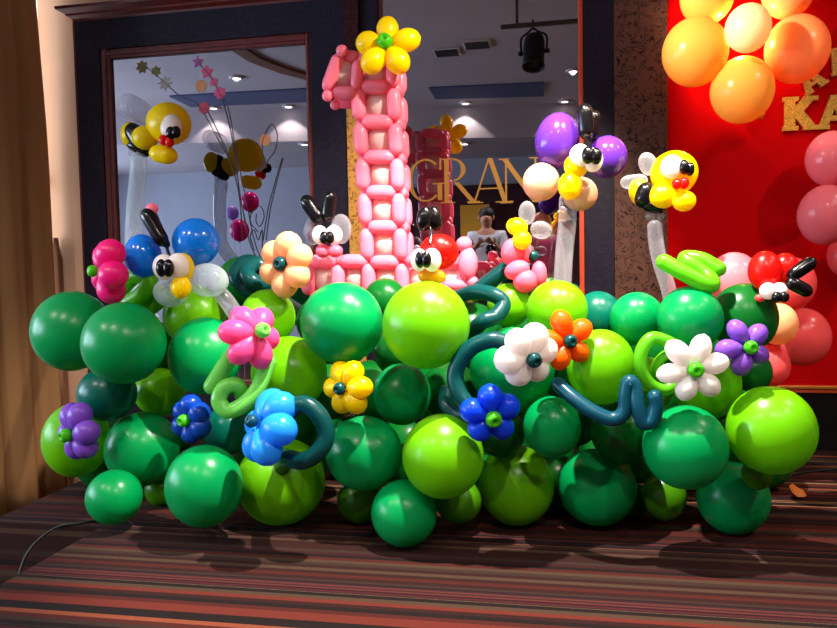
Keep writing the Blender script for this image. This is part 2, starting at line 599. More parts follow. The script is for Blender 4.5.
for i, wy in enumerate((-1.6, 0.2, 2.0)):
    w = tag(box('window_%d' % (i + 2), 'trim_white', -8.08, -8.03, wy - 0.75, wy + 0.75, 0.45, 0.55), kind='structure')
    box('window_pane', 'day_glow', -8.075, -8.06, wy - 0.7, wy + 0.7, 0.55, 2.65, w)
    for yy in (wy - 0.75, wy - 0.03, wy + 0.69):
        box('window_frame', 'trim_white', -8.08, -8.03, yy, yy + 0.06, 0.55, 2.65, w)
    box('window_frame', 'trim_white', -8.08, -8.03, wy - 0.75, wy + 0.75, 2.65, 2.75, w)
struct(box('wall_right', 'beige_wall', 6.5, 6.62, -3.6, 4.12, LOW, 3.3))
# far end of the hall: white wall with a maroon middle
struct(box('wall_front', 'white_wall', -8.1, 6.5, -3.62, -3.5, LOW, 2.85))
struct(box('wall_front', 'maroon', -2.9, 3.4, -3.5, -3.44, LOW, 2.42))
# ceiling: raised field, drop face, lower soffit
FACE = lambda x: -1.2 - 0.173 * (x + 4.3)
struct(prism('ceiling', 'ceiling', [(-8.1, FACE(-8.1)), (6.5, FACE(6.5)), (6.5, 4.12), (-8.1, 4.12)], 'Z', 3.3, 3.42))
struct(prism('ceiling', 'ceiling', [(-8.1, -3.62), (6.5, -3.62), (6.5, FACE(6.5)), (-8.1, FACE(-8.1))], 'Z', 2.85, 3.42))
# blue grey slot in the raised field, broken into two runs
for x0, x1, y0 in ((-4.6, -2.2, -0.35), (-1.35, 0.05, -0.75)):
    struct(prism('trim_1', 'slot', [(x0, y0 - 0.173 * 0), (x1, y0 - 0.1), (x1, y0 - 0.75), (x0, y0 - 0.55)], 'Z', 3.28, 3.299))
# dark curved cove edge in the raised field
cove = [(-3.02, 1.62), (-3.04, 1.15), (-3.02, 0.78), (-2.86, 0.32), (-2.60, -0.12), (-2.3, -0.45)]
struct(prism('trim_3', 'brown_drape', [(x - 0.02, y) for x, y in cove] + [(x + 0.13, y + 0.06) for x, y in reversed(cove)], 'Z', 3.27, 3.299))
# air grilles in the raised field
for gx, gy in ((-0.95, 0.55), (-0.62, 0.72)):
    g = tag(box('trim_2', 'trim_white', gx - 0.14, gx + 0.14, gy - 0.13, gy + 0.13, 3.285, 3.299), kind='structure')
    for k in range(5):
        box('slat', 'grey_metal', gx - 0.12, gx + 0.12, gy - 0.10 + k * 0.045, gy - 0.085 + k * 0.045, 3.275, 3.285, g)


# ------------------------------------------------------------------ recessed ceiling lamps
def downlight(x, y, z, label, energy=40, angle=95, blend=0.5):
    t = thing('ceiling_downlight', label, 'lamp', (x, y, z - 0.02), 'round downlights in the hall ceiling')
    ring = lathe('lamp_ring', [(0.045, 0.012), (0.05, -0.004), (0.075, -0.006), (0.085, 0.004), (0.085, 0.018), (0.045, 0.018)], 24)
    place(link('ring', ring, 'trim_white', t), (x, y, z - 0.02))
    disc = lathe('lamp_disc', [(0, 0.0), (0.045, 0.0), (0.045, 0.008), (0, 0.008)], 24)
    place(link('lens', disc, 'lamp_glow', t), (x, y, z - 0.018))
    light('downlight_beam', 'SPOT', (x, y, z - 0.03), (x, y, 0), energy, (1.0, 0.92, 0.82),
          spot_size=math.radians(angle), spot_blend=blend, shadow_soft_size=0.03)


for x, y in ((-0.99, FACE(-0.99) + 0.14), (0.33, FACE(0.33) + 0.14), (-3.35, FACE(-3.35) + 0.14), (-4.35, FACE(-4.35) + 0.14), (-2.2, FACE(-2.2) + 0.14)):
    downlight(x, y, 3.3, 'round ceiling downlight washing the drop face of the hall ceiling', 34, 98, 0.2)
for x, y in ((-3.45, 0.2), (0.38, -0.45)):
    downlight(x, y, 3.3, 'round downlight in the middle of the raised ceiling', 190, 150)
for x, y in ((-1.06, -2.12), (-3.25, -1.55)):
    downlight(x, y, 2.85, 'round downlight in the lower ceiling by the far wall', 40)
downlight(-1.78, -0.15, 3.3, 'round wide fill light added to the raised ceiling facing the pink number one', 190, 150)  # fill lamp added to brighten the balloons from the hall side
for x, y in ((2.4, 0.6), (2.6, 2.2), (1.6, -0.6)):
    downlight(x, y, 3.3, 'round fill light added to the raised ceiling near the red wall', 120, 140)  # unseen lamps added as ambient fill for the balloons

# ------------------------------------------------------------------ curtain
def curtain(name, mat, y0, y1, x, z0, z1, folds, amp, label):
    nu, nv = 90, 14
    v, f = [], []
    for j in range(nv + 1):
        w = j / nv
        for i in range(nu + 1):
            u = i / nu
            a = amp * (0.75 + 0.4 * (1 - w))
            yy = y0 + (y1 - y0) * u * (1 + 0.10 * max(0.0, min(1.0, (0.86 - w) / 0.25)))
            xx = x + a * math.sin(u * folds * 2 * math.pi + 0.6 * math.sin(w * 3)) + 0.3 * a * math.sin(u * folds * 4.3 * math.pi + 1 + w)
            v.append((xx, yy, z0 + (z1 - z0) * w))
    for j in range(nv):
        for i in range(nu):
            a = j * (nu + 1) + i
            f.append((a, a + 1, a + nu + 2, a + nu + 1))
    o = link(name, mesh_from(name, v, f), mat)
    s = o.modifiers.new('thickness', 'SOLIDIFY'); s.thickness = 0.006
    return tag(o, label, 'curtain')


curtain('window_curtain', 'curtain', 3.33, 3.865, -3.015, LOW + 0.02, 3.2, 2.3, 0.024, 'long tan pleated curtain hanging beside the beige wall')
dr = [(-3.035, 3.87), (-2.95, 3.87), (-2.93, 3.93), (-3.035, 3.93)]
dv, df = [], []
for j in range(13):
    w = j / 12
    z = LOW + 0.02 + (1.22 - LOW) * w
    k = 1.0 if w < 0.9 else math.sqrt(max(0.02, 1 - ((w - 0.9) / 0.1) ** 2))
    for i in range(24):
        an = 2 * math.pi * i / 24
        rr = 1 + 0.10 * math.sin(6 * an)
        dv.append((-3.0 + 0.035 * rr * k * math.cos(an), 3.955 + 0.02 * rr * math.sin(an), z))
for j in range(12):
    for i in range(24):
        df.append((j * 24 + i, j * 24 + (i + 1) % 24, (j + 1) * 24 + (i + 1) % 24, (j + 1) * 24 + i))
df.append(tuple(range(12 * 24, 13 * 24)))
tag(link('gathered_drape', mesh_from('gathered_drape', dv, df), 'brown_drape'), 'brown gathered drape with rounded top between the tan curtain and the beige wall', 'curtain')

# ------------------------------------------------------------------ mirrors, pilasters and the red board
mir = thing('wall_mirror', 'tall mirror in a dark navy papered frame with mahogany cornice, next to the curtain', 'mirror', (-1.95, 3.98, 0))
box('glass', 'mirror', -2.573, -1.335, 3.970, 3.985, 0.35, 2.312, mir)
box('frame_side', 'navy_paper', -2.80, -2.64, 3.945, 3.99, 0.12, 2.55, mir)
box('frame_side', 'navy_paper', -1.30, -1.095, 3.945, 3.99, 0.12, 2.55, mir)
box('frame_rail', 'navy_paper', -2.64, -1.30, 3.945, 3.99, 2.372, 2.55, mir)
box('frame_rail', 'navy_paper', -2.64, -1.30, 3.945, 3.99, 0.12, 0.29, mir)
box('plinth', 'black_base', -2.80, -1.095, 3.94, 3.99, 0.0, 0.12, mir)
for x0, x1, z0, z1 in ((-2.64, -2.573, 0.29, 2.372), (-1.335, -1.30, 0.29, 2.372)):
    mo = box('moulding', 'mahogany', x0, x1, 3.952, 3.985, z0, z1, mir, 0.006)
    box('bead', 'mahogany', x0 + (x1 - x0) * 0.3, x0 + (x1 - x0) * 0.62, 3.944, 3.953, z0, z1, mo, 0.004)
for z0, z1 in ((2.312, 2.372), (0.29, 0.35)):
    mo = box('moulding', 'mahogany', -2.573, -1.335, 3.952, 3.985, z0, z1, mir, 0.006)
    box('bead', 'mahogany', -2.60, -1.32, 3.944, 3.953, z0 + 0.02, z0 + 0.04, mo, 0.004)
box('edge_strip', 'mahogany', -2.812, -2.80, 3.945, 3.99, 0.0, 2.55, mir)
prof = [(3.99, 2.55), (3.942, 2.55), (3.938, 2.562), (3.925, 2.570), (3.915, 2.576), (3.91, 2.586), (3.875, 2.606), (3.872, 2.622), (3.99, 2.622)]
nP = len(prof)
cv = []
for x_, sgn in ((-2.80, -1), (-1.095, 1)):
    for y_, z_ in prof:
        out_x = (3.945 - min(y_, 3.945)) * 1.1
        cv.append((x_ + sgn * out_x - (0.0 if y_ < 3.99 else 0.0), y_, z_))
# top back corner follows the front overhang
cv[nP - 1] = (cv[nP - 2][0], 3.99, 2.622); cv[2 * nP - 1] = (cv[2 * nP - 2][0], 3.99, 2.622)
cf = [tuple(range(nP)), tuple(reversed(range(nP, 2 * nP)))] + [(i, i + nP, (i + 1) % nP + nP, (i + 1) % nP) for i in range(nP)]
co = link('cornice', mesh_from('cornice', cv, cf, False), 'mahogany', mir); place(co, (0, 0, 0))

# papered pilasters
pl = thing('papered_pilaster', 'narrow scroll papered pilaster coloured lit below and shaded above behind the pink number one', 'pilaster', (-1.05, 3.95, 0))
box('shaft', 'lit_gold_paper', -1.090, -1.008, 3.93, 3.99, 0.12, 2.12, pl)
box('plinth', 'black_base', -1.090, -1.008, 3.92, 3.99, 0.0, 0.12, pl)
box('shaded_top', 'shaded_paper', -1.090, -1.008, 3.925, 3.99, 2.12, 3.28, pl)  # no separate part: unlit top of the shaft, darkened by its colour
pr = thing('papered_pilaster', 'wide brown scroll papered pilaster beside the red board', 'pilaster', (0.53, 3.93, 0))
box('shaft', 'brown_paper', 0.394, 0.667, 3.945, 3.99, 0.12, 3.28, pr)
box('plinth', 'black_base', 0.394, 0.667, 3.935, 3.99, 0.0, 0.12, pr)

mi2 = thing('wall_mirror', 'wide mirror with gold letters and thin orange edging behind the number one', 'mirror', (-0.33, 3.98, 0))
box('glass', 'mirror', -0.874, 0.208, 3.970, 3.985, 0.35, 2.95, mi2)
box('frame_side', 'navy_paper', -1.003, -0.90, 3.95, 3.99, 0.0, 3.28, mi2)
box('frame_side', 'navy_paper', 0.236, 0.392, 3.95, 3.99, 0.0, 3.28, mi2)
box('frame_rail', 'navy_paper', -0.90, 0.236, 3.95, 3.99, 0.0, 0.33, mi2)
box('frame_rail', 'navy_paper', -0.90, 0.236, 3.95, 3.99, 2.98, 3.28, mi2)
box('moulding', 'mahogany', -0.90, -0.874, 3.958, 3.985, 0.33, 2.98, mi2, 0.005)
box('moulding', 'orange_trim', 0.208, 0.234, 3.952, 3.985, 0.33, 2.98, mi2, 0.005)
box('moulding', 'mahogany', -0.874, 0.208, 3.958, 3.985, 2.95, 2.98, mi2, 0.005)
box('moulding', 'mahogany', -0.874, 0.208, 3.958, 3.985, 0.33, 0.352, mi2, 0.005)

rb = thing('red_board', 'large plain red fabric board with gilt bottom trim and black plinth', 'wall panel', (2.6, 3.95, 0))
box('panel', 'red_wall', 0.669, 5.2, 3.955, 3.99, 0.345, 3.28, rb)
box('trim', 'gold_trim', 0.669, 5.2, 3.94, 3.99, 0.327, 0.345, rb, 0.004)
box('trim', 'orange_trim', 0.669, 5.2, 3.95, 3.99, 0.305, 0.327, rb, 0.003)
box('plinth', 'black_base', 0.669, 5.2, 3.96, 3.99, 0.0, 0.305, rb)


# ------------------------------------------------------------------ cut letters
def glyph(ch, chunky):
    """strokes (x0,y0,x1,y1,width) in a unit-high letter"""
    T, t = (0.30, 0.24) if chunky else (0.105, 0.04)
    s = 0.13 if chunky else 0.025
    arcs = []
    if ch == 'A':
        st = [(0.10, 0.0, 0.44, 1.0, t), (0.46, 1.0, 0.80, 0.0, T), (0.22, 0.32, 0.68, 0.32, s * 1.2), (-0.04, s / 2, 0.30, s / 2, s), (0.58, s / 2, 0.98, s / 2, s)]
        if chunky: st += [(0.30, 1 - s / 2, 0.6, 1 - s / 2, s)]
    elif ch == 'R':
        st = [(0.14, 0, 0.14, 1, T), (-0.02, s / 2, 0.32, s / 2, s), (-0.02, 1 - s / 2, 0.35, 1 - s / 2, s), (0.36, 0.46, 0.72, 0.03, T * 0.9), (0.60, s / 2, 0.88, s / 2, s)]
        arcs = [(0.30, 0.74, 0.24, 0.24, -90, 90, T, t)]
    elif ch == 'G':
        st = [(0.76, 0.05, 0.76, 0.42, T), (0.60, 0.42, 0.90, 0.42, s), (0.78, 0.72, 0.78, 0.98, t)]
        arcs = [(0.44, 0.5, 0.38, 0.47, 48, 312, T, t)]
    elif ch == 'N':
        st = [(0.12, 0, 0.12, 1, t), (0.10, 0.98, 0.78, 0.0, T), (0.78, 0, 0.78, 1, t), (-0.02, s / 2, 0.26, s / 2, s), (-0.04, 1 - s / 2, 0.2, 1 - s / 2, s), (0.64, 1 - s / 2, 0.92, 1 - s / 2, s)]
    elif ch == 'K':
        st = [(0.20, 0, 0.20, 1, T), (0.0, s / 2, 0.44, s / 2, s), (0.0, 1 - s / 2, 0.44, 1 - s / 2, s), (0.26, 0.40, 0.74, 0.96, t * 1.15), (0.36, 0.60, 0.78, 0.05, T),
              (0.58, s / 2, 1.0, s / 2, s), (0.58, 1 - s / 2, 0.98, 1 - s / 2, s)]
    elif ch == 'P':
        st = [(0.20, 0, 0.20, 1, T), (0.0, s / 2, 0.44, s / 2, s), (0.0, 1 - s / 2, 0.44, 1 - s / 2, s)]
        arcs = [(0.40, 0.70, 0.28, 0.24, -90, 90, T, t)]
    return st, arcs


def letter(name, ch, mat, origin, height, depth, chunky, tilt=0.0, parent=None):
    st, arcs = glyph(ch, chunky)
    quads = []
    for x0, y0, x1, y1, w in st:
        if abs(y1 - y0) > 0.15:      # upright or slanted stroke: flat top and bottom
            hw = w / 2 * math.hypot(x1 - x0, y1 - y0) / abs(y1 - y0)
            quads.append([(x0 - hw, y0), (x0 + hw, y0), (x1 + hw, y1), (x1 - hw, y1)])
        else:
            quads.append([(x0, y0 - w / 2), (x1, y1 - w / 2), (x1, y1 + w / 2), (x0, y0 + w / 2)])
    for cx, cy, rx, ry, a0, a1, T, t in arcs:
        n = 18
        ring = []
        for i in range(n + 1):
            a = math.radians(a0 + (a1 - a0) * i / n)
            w = t + (T - t) * abs(math.cos(a)) ** 1.2
            c, s = math.cos(a), math.sin(a)
            ring.append(((cx + (rx + w * 0.3) * c, cy + (ry + t * 0.3) * s), (cx + (rx - w * 0.7) * c, cy + (ry - t * 0.7) * s)))
        for p, q in zip(ring, ring[1:]):
            quads.append([p[0], q[0], q[1], p[1]])
    v, f = [], []
    for k, q in enumerate(quads):
        ar = sum(q[i][0] * q[(i + 1) % 4][1] - q[(i + 1) % 4][0] * q[i][1] for i in range(4))
        if ar < 0: q = q[::-1]
        b = len(v)
        lift = 0.00025 * k
        v += [(x * height, -depth - lift, y * height) for x, y in q] + [(x * height, 0, y * height) for x, y in q]
        f += [(b, b + 1, b + 2, b + 3), (b + 7, b + 6, b + 5, b + 4)] + [(b + i, b + 4 + i, b + 4 + (i + 1) % 4, b + (i + 1) % 4) for i in range(4)]
    o = link(name, mesh_from(name, v, f, False), mat, parent)
    return place(o, origin, Quaternion((0, 1, 0), -math.radians(tilt)))


for ch, x0 in (('G', 407), ('R', 441), ('A', 470), ('N', 501)):
    p = at(x0, 203.5, WALL - 0.001)
    hgt = at(x0, 159, WALL - 0.001).z - p.z
    tag(letter('mirror_letter', ch, 'gold_letter', p, hgt, 0.004, False), 'slim gold serif capital letter %s on the mirror' % ch, 'letter', 'gold serif letters on the mirror')

for nm, ch, px, py, hh, tl in (('K', 'K', 782, 131.5, 33, 0), ('A', 'A', 818, 130, 33, 0)):
    p = at(px, py, 3.953)
    tag(letter('wall_letter', ch, 'glitter', p, hh * ms(p), 0.014, True, tl), 'chunky gold glitter capital letter %s standing upright on the red board' % ch, 'letter', 'gold glitter letters on the red board')
p = at(807, 96.5, 3.953)
tag(letter('wall_letter', 'A', 'glitter', p, 24 * ms(p), 0.014, True, 33), 'tilted small gold glitter capital letter A half behind the orange wall balloon', 'letter', 'gold glitter letters on the red board')
p = at(831, 77, 3.953)
tag(letter('wall_letter', 'P', 'glitter', p, 27 * ms(p), 0.014, True, 6), 'gold glitter capital letter P above the A on the red board', 'letter', 'gold glitter letters on the red board')

# ------------------------------------------------------------------ vinyl branch drawn on the mirror
br = thing('flower_branch_decal', 'flowering branch decal with thin dark stems and pastel blossoms on the mirror', 'decal', at(250, 240, WALL - 0.002))
YD = WALL - 0.003
for pts in ([(258, 262), (249, 240), (240, 196), (234, 150), (226, 112), (214, 82), (198, 62)],
            [(262, 262), (254, 240), (246, 200), (236, 152), (229, 112), (222, 95)],
            [(243, 240), (238, 190), (226, 150), (208, 112), (204, 108)],
            [(247, 230), (233, 170), (216, 136), (198, 105), (180, 96), (165, 83), (150, 70), (142, 66)],
            [(266, 240), (270, 210), (277, 180), (283, 158)],
            [(263, 240), (268, 208), (275, 182), (282, 158)],
            [(266, 168), (262, 150), (265, 134), (272, 124), (277, 134), (275, 150), (268, 160), (266, 168)],
            [(258, 232), (250, 222), (252, 212), (260, 206), (264, 216), (260, 226), (256, 222), (256, 214)],
            [(254, 250), (250, 236), (254, 230), (258, 240), (262, 230), (262, 250)]):
    P3 = [at(a, b, YD) for a, b in pts]
    o = link('stem', tube_mesh('stem', P3, 0.0022, 6, origin=br.location, n=5), 'decal_line', br)


def star_mesh(n, inner):
    key = 'star_%d_%.2f' % (n, inner)
    if key in _cache: return _cache[key]
    pts = []
    for i in range(2 * n):
        r = 1.0 if i % 2 == 0 else inner
        a = math.pi * i / n
        pts.append((r * math.sin(a), r * math.cos(a)))
    v = [(x, -0.08, z) for x, z in pts] + [(x, 0, z) for x, z in pts] + [(0, -0.12, 0)]
    N = 2 * n
    f = [(2 * N, (i + 1) % N, i) for i in range(N)] + [(i, (i + 1) % N, (i + 1) % N + N, i + N) for i in range(N)]
    me = mesh_from(key, v, f, False)
    _cache[key] = me
    return me


for px, py, r, n, inn, mt in ((198, 62, 5.5, 5, 0.5, 'decal_violet'), (207, 72, 6, 5, 0.6, 'decal_pink'), (214, 82, 4, 6, 0.75, 'decal_pink'), (201, 86, 5, 12, 0.95, 'decal_orange'),
                              (220, 93, 5.5, 7, 0.8, 'decal_pink'), (204, 108, 5, 9, 0.9, 'decal_red'), (165, 83, 7, 8, 0.5, 'decal_white'), (142, 67, 6, 7, 0.6, 'decal_olive'),
                              (156, 71, 5, 6, 0.6, 'decal_olive'), (265, 140, 5, 10, 0.95, 'decal_orange')):
    p = at(px, py, WALL - 0.0015)
    o = link('blossom', star_mesh(n, inn), mt, br)
    place(o, p, None, (1.2 * r * ms(p), 0.02, 1.2 * r * ms(p)))

# ------------------------------------------------------------------ stage lighting pipe and spotlights
pipe = thing('lighting_pipe', 'grey lighting pipe hung from the ceiling over the stage', 'pipe', (0.9, 1.95, 3.3))
link('bar', tube_mesh('bar', [(-0.30, 1.95, 3.02), (1.0, 1.95, 3.02), (2.4, 1.95, 3.02)], 0.02, 10, origin=pipe.location, n=4), 'grey_metal', pipe)
for hx in (-0.18, 1.9):
    link('hanger', tube_mesh('hanger', [(hx, 1.95, 3.02), (hx, 1.95, 3.16), (hx, 1.95, 3.298)], 0.012, 8, origin=pipe.location, n=3), 'grey_metal', pipe)


def spotlight(lens, aim, label):
    d = (aim - lens).normalized()
    back = lens - d * 0.24
    t = thing('stage_spotlight', label, 'spotlight', (lens.x, 1.95, 3.0), 'spotlights on the lighting pipe')
    me = lathe('spot_barrel', [(0.0, -0.26), (0.05, -0.26), (0.075, -0.24), (0.085, -0.20), (0.09, -0.12), (0.088, -0.10), (0.085, -0.08), (0.09, 0.0), (0.094, 0.03), (0.088, 0.03), (0.084, 0.0), (0.08, -0.03), (0.0, -0.03)], 28)
    place(link('barrel', me, 'black_metal', t), lens - d * 0.035, ZQ(d))
    mid = lens - d * 0.14
    side = d.cross(Vector((0, 0, 1))).normalized()
    top = Vector((lens.x, 1.95, 2.99))
    yk = [mid + side * 0.105, mid + side * 0.105 + Vector((0, 0, 0.12)), top + side * 0.04 - Vector((0, 0, 0.03)), top, top - side * 0.04 - Vector((0, 0, 0.03)),
          mid - side * 0.105 + Vector((0, 0, 0.12)), mid - side * 0.105]
    link('yoke', tube_mesh('yoke', yk, 0.009, 8, origin=t.location, n=4), 'black_metal', t)
    for sg in (1, -1):
        kn = link('knob', lathe('yoke_knob', [(0, -0.02), (0.016, -0.02), (0.02, 0.0), (0.016, 0.02), (0, 0.02)], 12), 'black_metal', t)
        place(kn, mid + side * 0.11 * sg, ZQ(side))
    cl = link('clamp', tube_mesh('clamp', [top - Vector((0, 0, 0.005)), top + Vector((0, -0.03, 0.02)), top + Vector((0, -0.03, 0.05)), top + Vector((0, 0.01, 0.06))], 0.01, 8, origin=t.location, n=4), 'black_metal', t)


spotlight(SPOT_A, AIM_A, 'black barrel stage spotlight hanging from the free end of the pipe')
spotlight(SPOT_C, AIM_C, 'black barrel stage spotlight hanging alone from the ceiling')
spotlight(SPOT_B, AIM_B, 'black barrel stage spotlight hanging midway along the pipe')

# ------------------------------------------------------------------ the mound of round balloons
random.seed(7)
BAL = balloon_mesh()
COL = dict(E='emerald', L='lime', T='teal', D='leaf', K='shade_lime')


def round_balloon(px, py, rx, ry, Y, mat, label, group, parent=None, name='round_balloon', tilt=0.18):
    p = at(px, py, Y); s = ms(p)
    rx *= math.cos(math.atan((px - CX) / F))     # off-axis spheres look wider than they are
    q = Matrix.Rotation(math.radians(90), 3, 'X').to_quaternion()
    q = Quaternion((0, 0, 1), random.uniform(-tilt, tilt)) @ Quaternion((1, 0, 0), random.uniform(-tilt, tilt)) @ q
    o = link(name, BAL, mat, parent)
    place(o, p, q, (rx * s, ry * s, min(rx, ry) * 0.95 * s))
    if parent is None: tag(o, label, 'balloon', group)
    return o


MOUND = [
    (72, 331, 43, 40, 2.62, 'E', 'emerald balloon at the curtain end of the mound, beside the magenta flower'),
    (124, 343, 44, 41, 2.39, 'E', 'large emerald balloon directly below the magenta balloon flower'),
    (107, 394, 32, 27, 2.55, 'T', 'dark teal green balloon between the purple flower and the big emerald balloons above it'),
    (76, 440, 36, 37, 2.63, 'L', 'lime balloon by the curtain carrying a purple balloon flower'),
    (142, 449, 39, 37, 2.61, 'E', 'large emerald balloon between the purple flower and the dark blue flower'),
    (114, 497, 30, 27, 2.39, 'E', 'emerald balloon resting on the carpet where the black cable comes out, below the purple flower'),
    (204, 486, 40, 41, 2.31, 'E', 'big emerald balloon resting on the carpet below the dark blue flower'),
    (205, 356, 38, 39, 2.6, 'E', "emerald balloon behind the pink flower, below the blue butterfly's pale wings"),
    (160, 392, 27, 24, 2.77, 'L', 'lime balloon half hidden above the dark blue flower'),
    (195, 316, 33, 31, 2.8, 'L', 'lime balloon under the blue butterfly with the yellow nose'),
    (227, 430, 25, 25, 2.62, 'T', 'small teal balloon between the dark blue flower and the sky blue flower'),
    (281, 481, 45, 43, 2.55, 'L', 'big lime balloon resting on the carpet under the sky blue flower'),
    (289, 373, 39, 37, 2.54, 'L', 'shiny lime balloon to the side of the pink flower with the curled stem'),
    (268, 317, 28, 28, 2.65, 'L', 'lime balloon below the peach flower with the dark green centre'),
    (342, 323, 42, 41, 2.45, 'E', 'big bright emerald balloon below the base of the pink number one'),
    (426, 325, 44, 44, 2.38, 'L', 'big bright lime balloon under the red ladybug with orange nose'),
    (402, 394, 29, 31, 2.57, 'E', "emerald balloon beside the yellow flower, below the ladybug's lime balloon"),
    (364, 453, 39, 37, 2.45, 'E', 'emerald balloon directly below the yellow six-petalled flower of the mound'),
    (443, 456, 41, 42, 2.35, 'L', 'shiny lime balloon beside the royal blue flower above the foremost emerald balloon'),
    (404, 513, 33, 33, 2.38, 'E', 'smallish emerald balloon jutting out foremost on the carpet with a bright lit patch'),
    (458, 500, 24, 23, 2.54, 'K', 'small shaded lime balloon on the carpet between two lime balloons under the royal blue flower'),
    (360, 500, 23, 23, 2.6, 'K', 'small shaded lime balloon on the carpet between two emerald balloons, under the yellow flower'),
    (516, 485, 38, 40, 2.65, 'L', 'lime balloon resting on the carpet below the royal blue flower'),
    (552, 427, 29, 31, 2.43, 'E', 'emerald balloon below the orange flower, beside the royal blue flower'),
    (512, 368, 43, 41, 2.55, 'E', 'large emerald balloon behind the white flower with the dark centre'),
    (557, 310, 31, 30, 2.6, 'L', "lime balloon above the orange flower, under the purple butterfly's stick"),
    (509, 305, 22, 22, 2.78, 'L', 'small lime balloon behind the mound under the pink and yellow balloon bug'),
    (597, 487, 40, 38, 2.66, 'E', 'emerald balloon resting on the carpet below the teal blue curled tube'),
    (601, 367, 35, 38, 2.48, 'L', 'lime balloon beside the orange flower above the teal blue curled tube'),
    (598, 317, 25, 26, 2.74, 'T', 'teal green balloon between two others on top of the mound, behind the orange flower'),
    (637, 319, 28, 27, 2.59, 'E', 'emerald balloon on top of the mound below the bee with the bent stick'),
    (690, 319, 34, 33, 2.45, 'E', 'emerald balloon under the lime twisted tube on top of the mound'),
    (744, 318, 35, 35, 2.57, 'D', 'dark leaf green balloon between the lime twisted tube and the ladybug by the red wall'),
    (706, 384, 36, 36, 2.55, 'L', 'lime balloon behind the white flower with the lime centre'),
    (685, 447, 44, 42, 2.34, 'E', 'large emerald balloon below the white flower with the lime centre'),
    (771, 430, 47, 44, 2.38, 'L', 'largest lime balloon jutting out at the red wall end of the mound'),
    (733, 498, 38, 36, 2.66, 'E', 'emerald balloon resting on the carpet beside the orange scrap, under the lime end balloon'),
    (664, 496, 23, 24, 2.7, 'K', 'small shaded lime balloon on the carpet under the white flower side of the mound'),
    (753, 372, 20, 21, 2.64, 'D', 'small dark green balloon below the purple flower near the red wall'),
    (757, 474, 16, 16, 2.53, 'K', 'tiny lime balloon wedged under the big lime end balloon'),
    (450, 392, 30, 30, 2.74, 'D', "dark green balloon between the ladybug's lime balloon and the shiny lime balloon below it"),
    (500, 432, 25, 25, 2.57, 'D', 'dark green balloon right behind the royal blue flower'),
    (622, 432, 32, 32, 2.57, 'D', 'dark green balloon behind the teal blue curled tube'),
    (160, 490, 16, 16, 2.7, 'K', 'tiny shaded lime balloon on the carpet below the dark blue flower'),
    (318, 322, 22, 24, 2.78, 'D', "dark green balloon squeezed between the peach flower's lime balloon and the bright emerald balloon"),
    (330, 392, 28, 28, 2.76, 'D', 'dark green balloon behind the yellow flower of the mound'),
    (244, 282, 28, 26, 3.08, 'D', 'dark green balloon standing up behind the coiled teal tube'),
    (180, 435, 16, 16, 2.83, 'D', ''),
    (250, 478, 26, 30, 2.73, 'D', "dark green balloon on the carpet behind the sky blue flower's lime balloon"),
    (555, 482, 28, 28, 2.86, 'D', 'dark green balloon on the carpet between lime and emerald balloons below the orange flower'),
    (632, 500, 18, 18, 2.8, 'D', 'small dark green balloon on the carpet below the teal blue curled tube'),
    (560, 370, 26, 28, 2.74, 'D', 'dark green balloon directly behind the orange flower'),
    (648, 385, 26, 28, 2.69, 'L', 'lime balloon half hidden behind the lime tube loop'),
    (400, 352, 26, 26, 2.73, 'D', 'dark green balloon between the bright emerald and bright lime balloons under the number one'),
    (410, 470, 24, 28, 2.68, 'D', 'dark green balloon behind the shiny lime balloon and the foremost emerald balloon'),
    (480, 480, 24, 26, 2.86, 'D', ''),
    (735, 445, 26, 28, 2.83, 'D', 'dark green balloon between the largest lime balloon and the large emerald one beside it'),
    (106, 452, 35, 37, 2.92, 'D', 'dark green balloon behind the lime balloon that carries a purple flower by the curtain'),
    (255, 425, 24, 24, 2.85, 'D', ''),
    (165, 350, 26, 28, 2.93, 'D', ''),
    (240, 330, 22, 24, 3.0, 'D', ''),
    (655, 352, 24, 26, 2.85, 'D', ''),
    (300, 428, 24, 24, 2.79, 'D', ''),
    (640, 455, 26, 28, 2.87, 'D', ''),
    (575, 420, 24, 26, 2.85, 'D', ''),
    (385, 300, 22, 22, 2.85, 'D', ''),
    (700, 352, 24, 22, 2.74, 'D', ''),
    (618, 345, 22, 24, 3.01, 'D', ''),
]

for px, py, rx, ry, Y, c, lab in MOUND:
    if lab: round_balloon(px, py, rx, ry, Y, COL[c], lab, 'green balloons of the mound')
    else: round_balloon(px, py, rx, ry, Y, COL[c], 'dark green balloon tucked into a gap behind the front balloons of the mound', 'dark balloons filling the mound')
# hidden backing rows that carry the number and the stems
for x, z in [(-1.25 + 0.31 * i, 0.151) for i in range(8)] + [(-1.095 + 0.31 * i, 0.415) for i in range(7)] + [(-0.94 + 0.31 * i, 0.68) for i in range(4)]:
    o = link('round_balloon', BAL, 'leaf')
    place(o, (x, 3.21, z), Matrix.Rotation(math.radians(90), 3, 'X').to_quaternion(), (0.15, 0.15, 0.13))
    tag(o, 'dark green balloon in the backing rows under the pink number one', 'balloon', 'backing balloons of the mound')


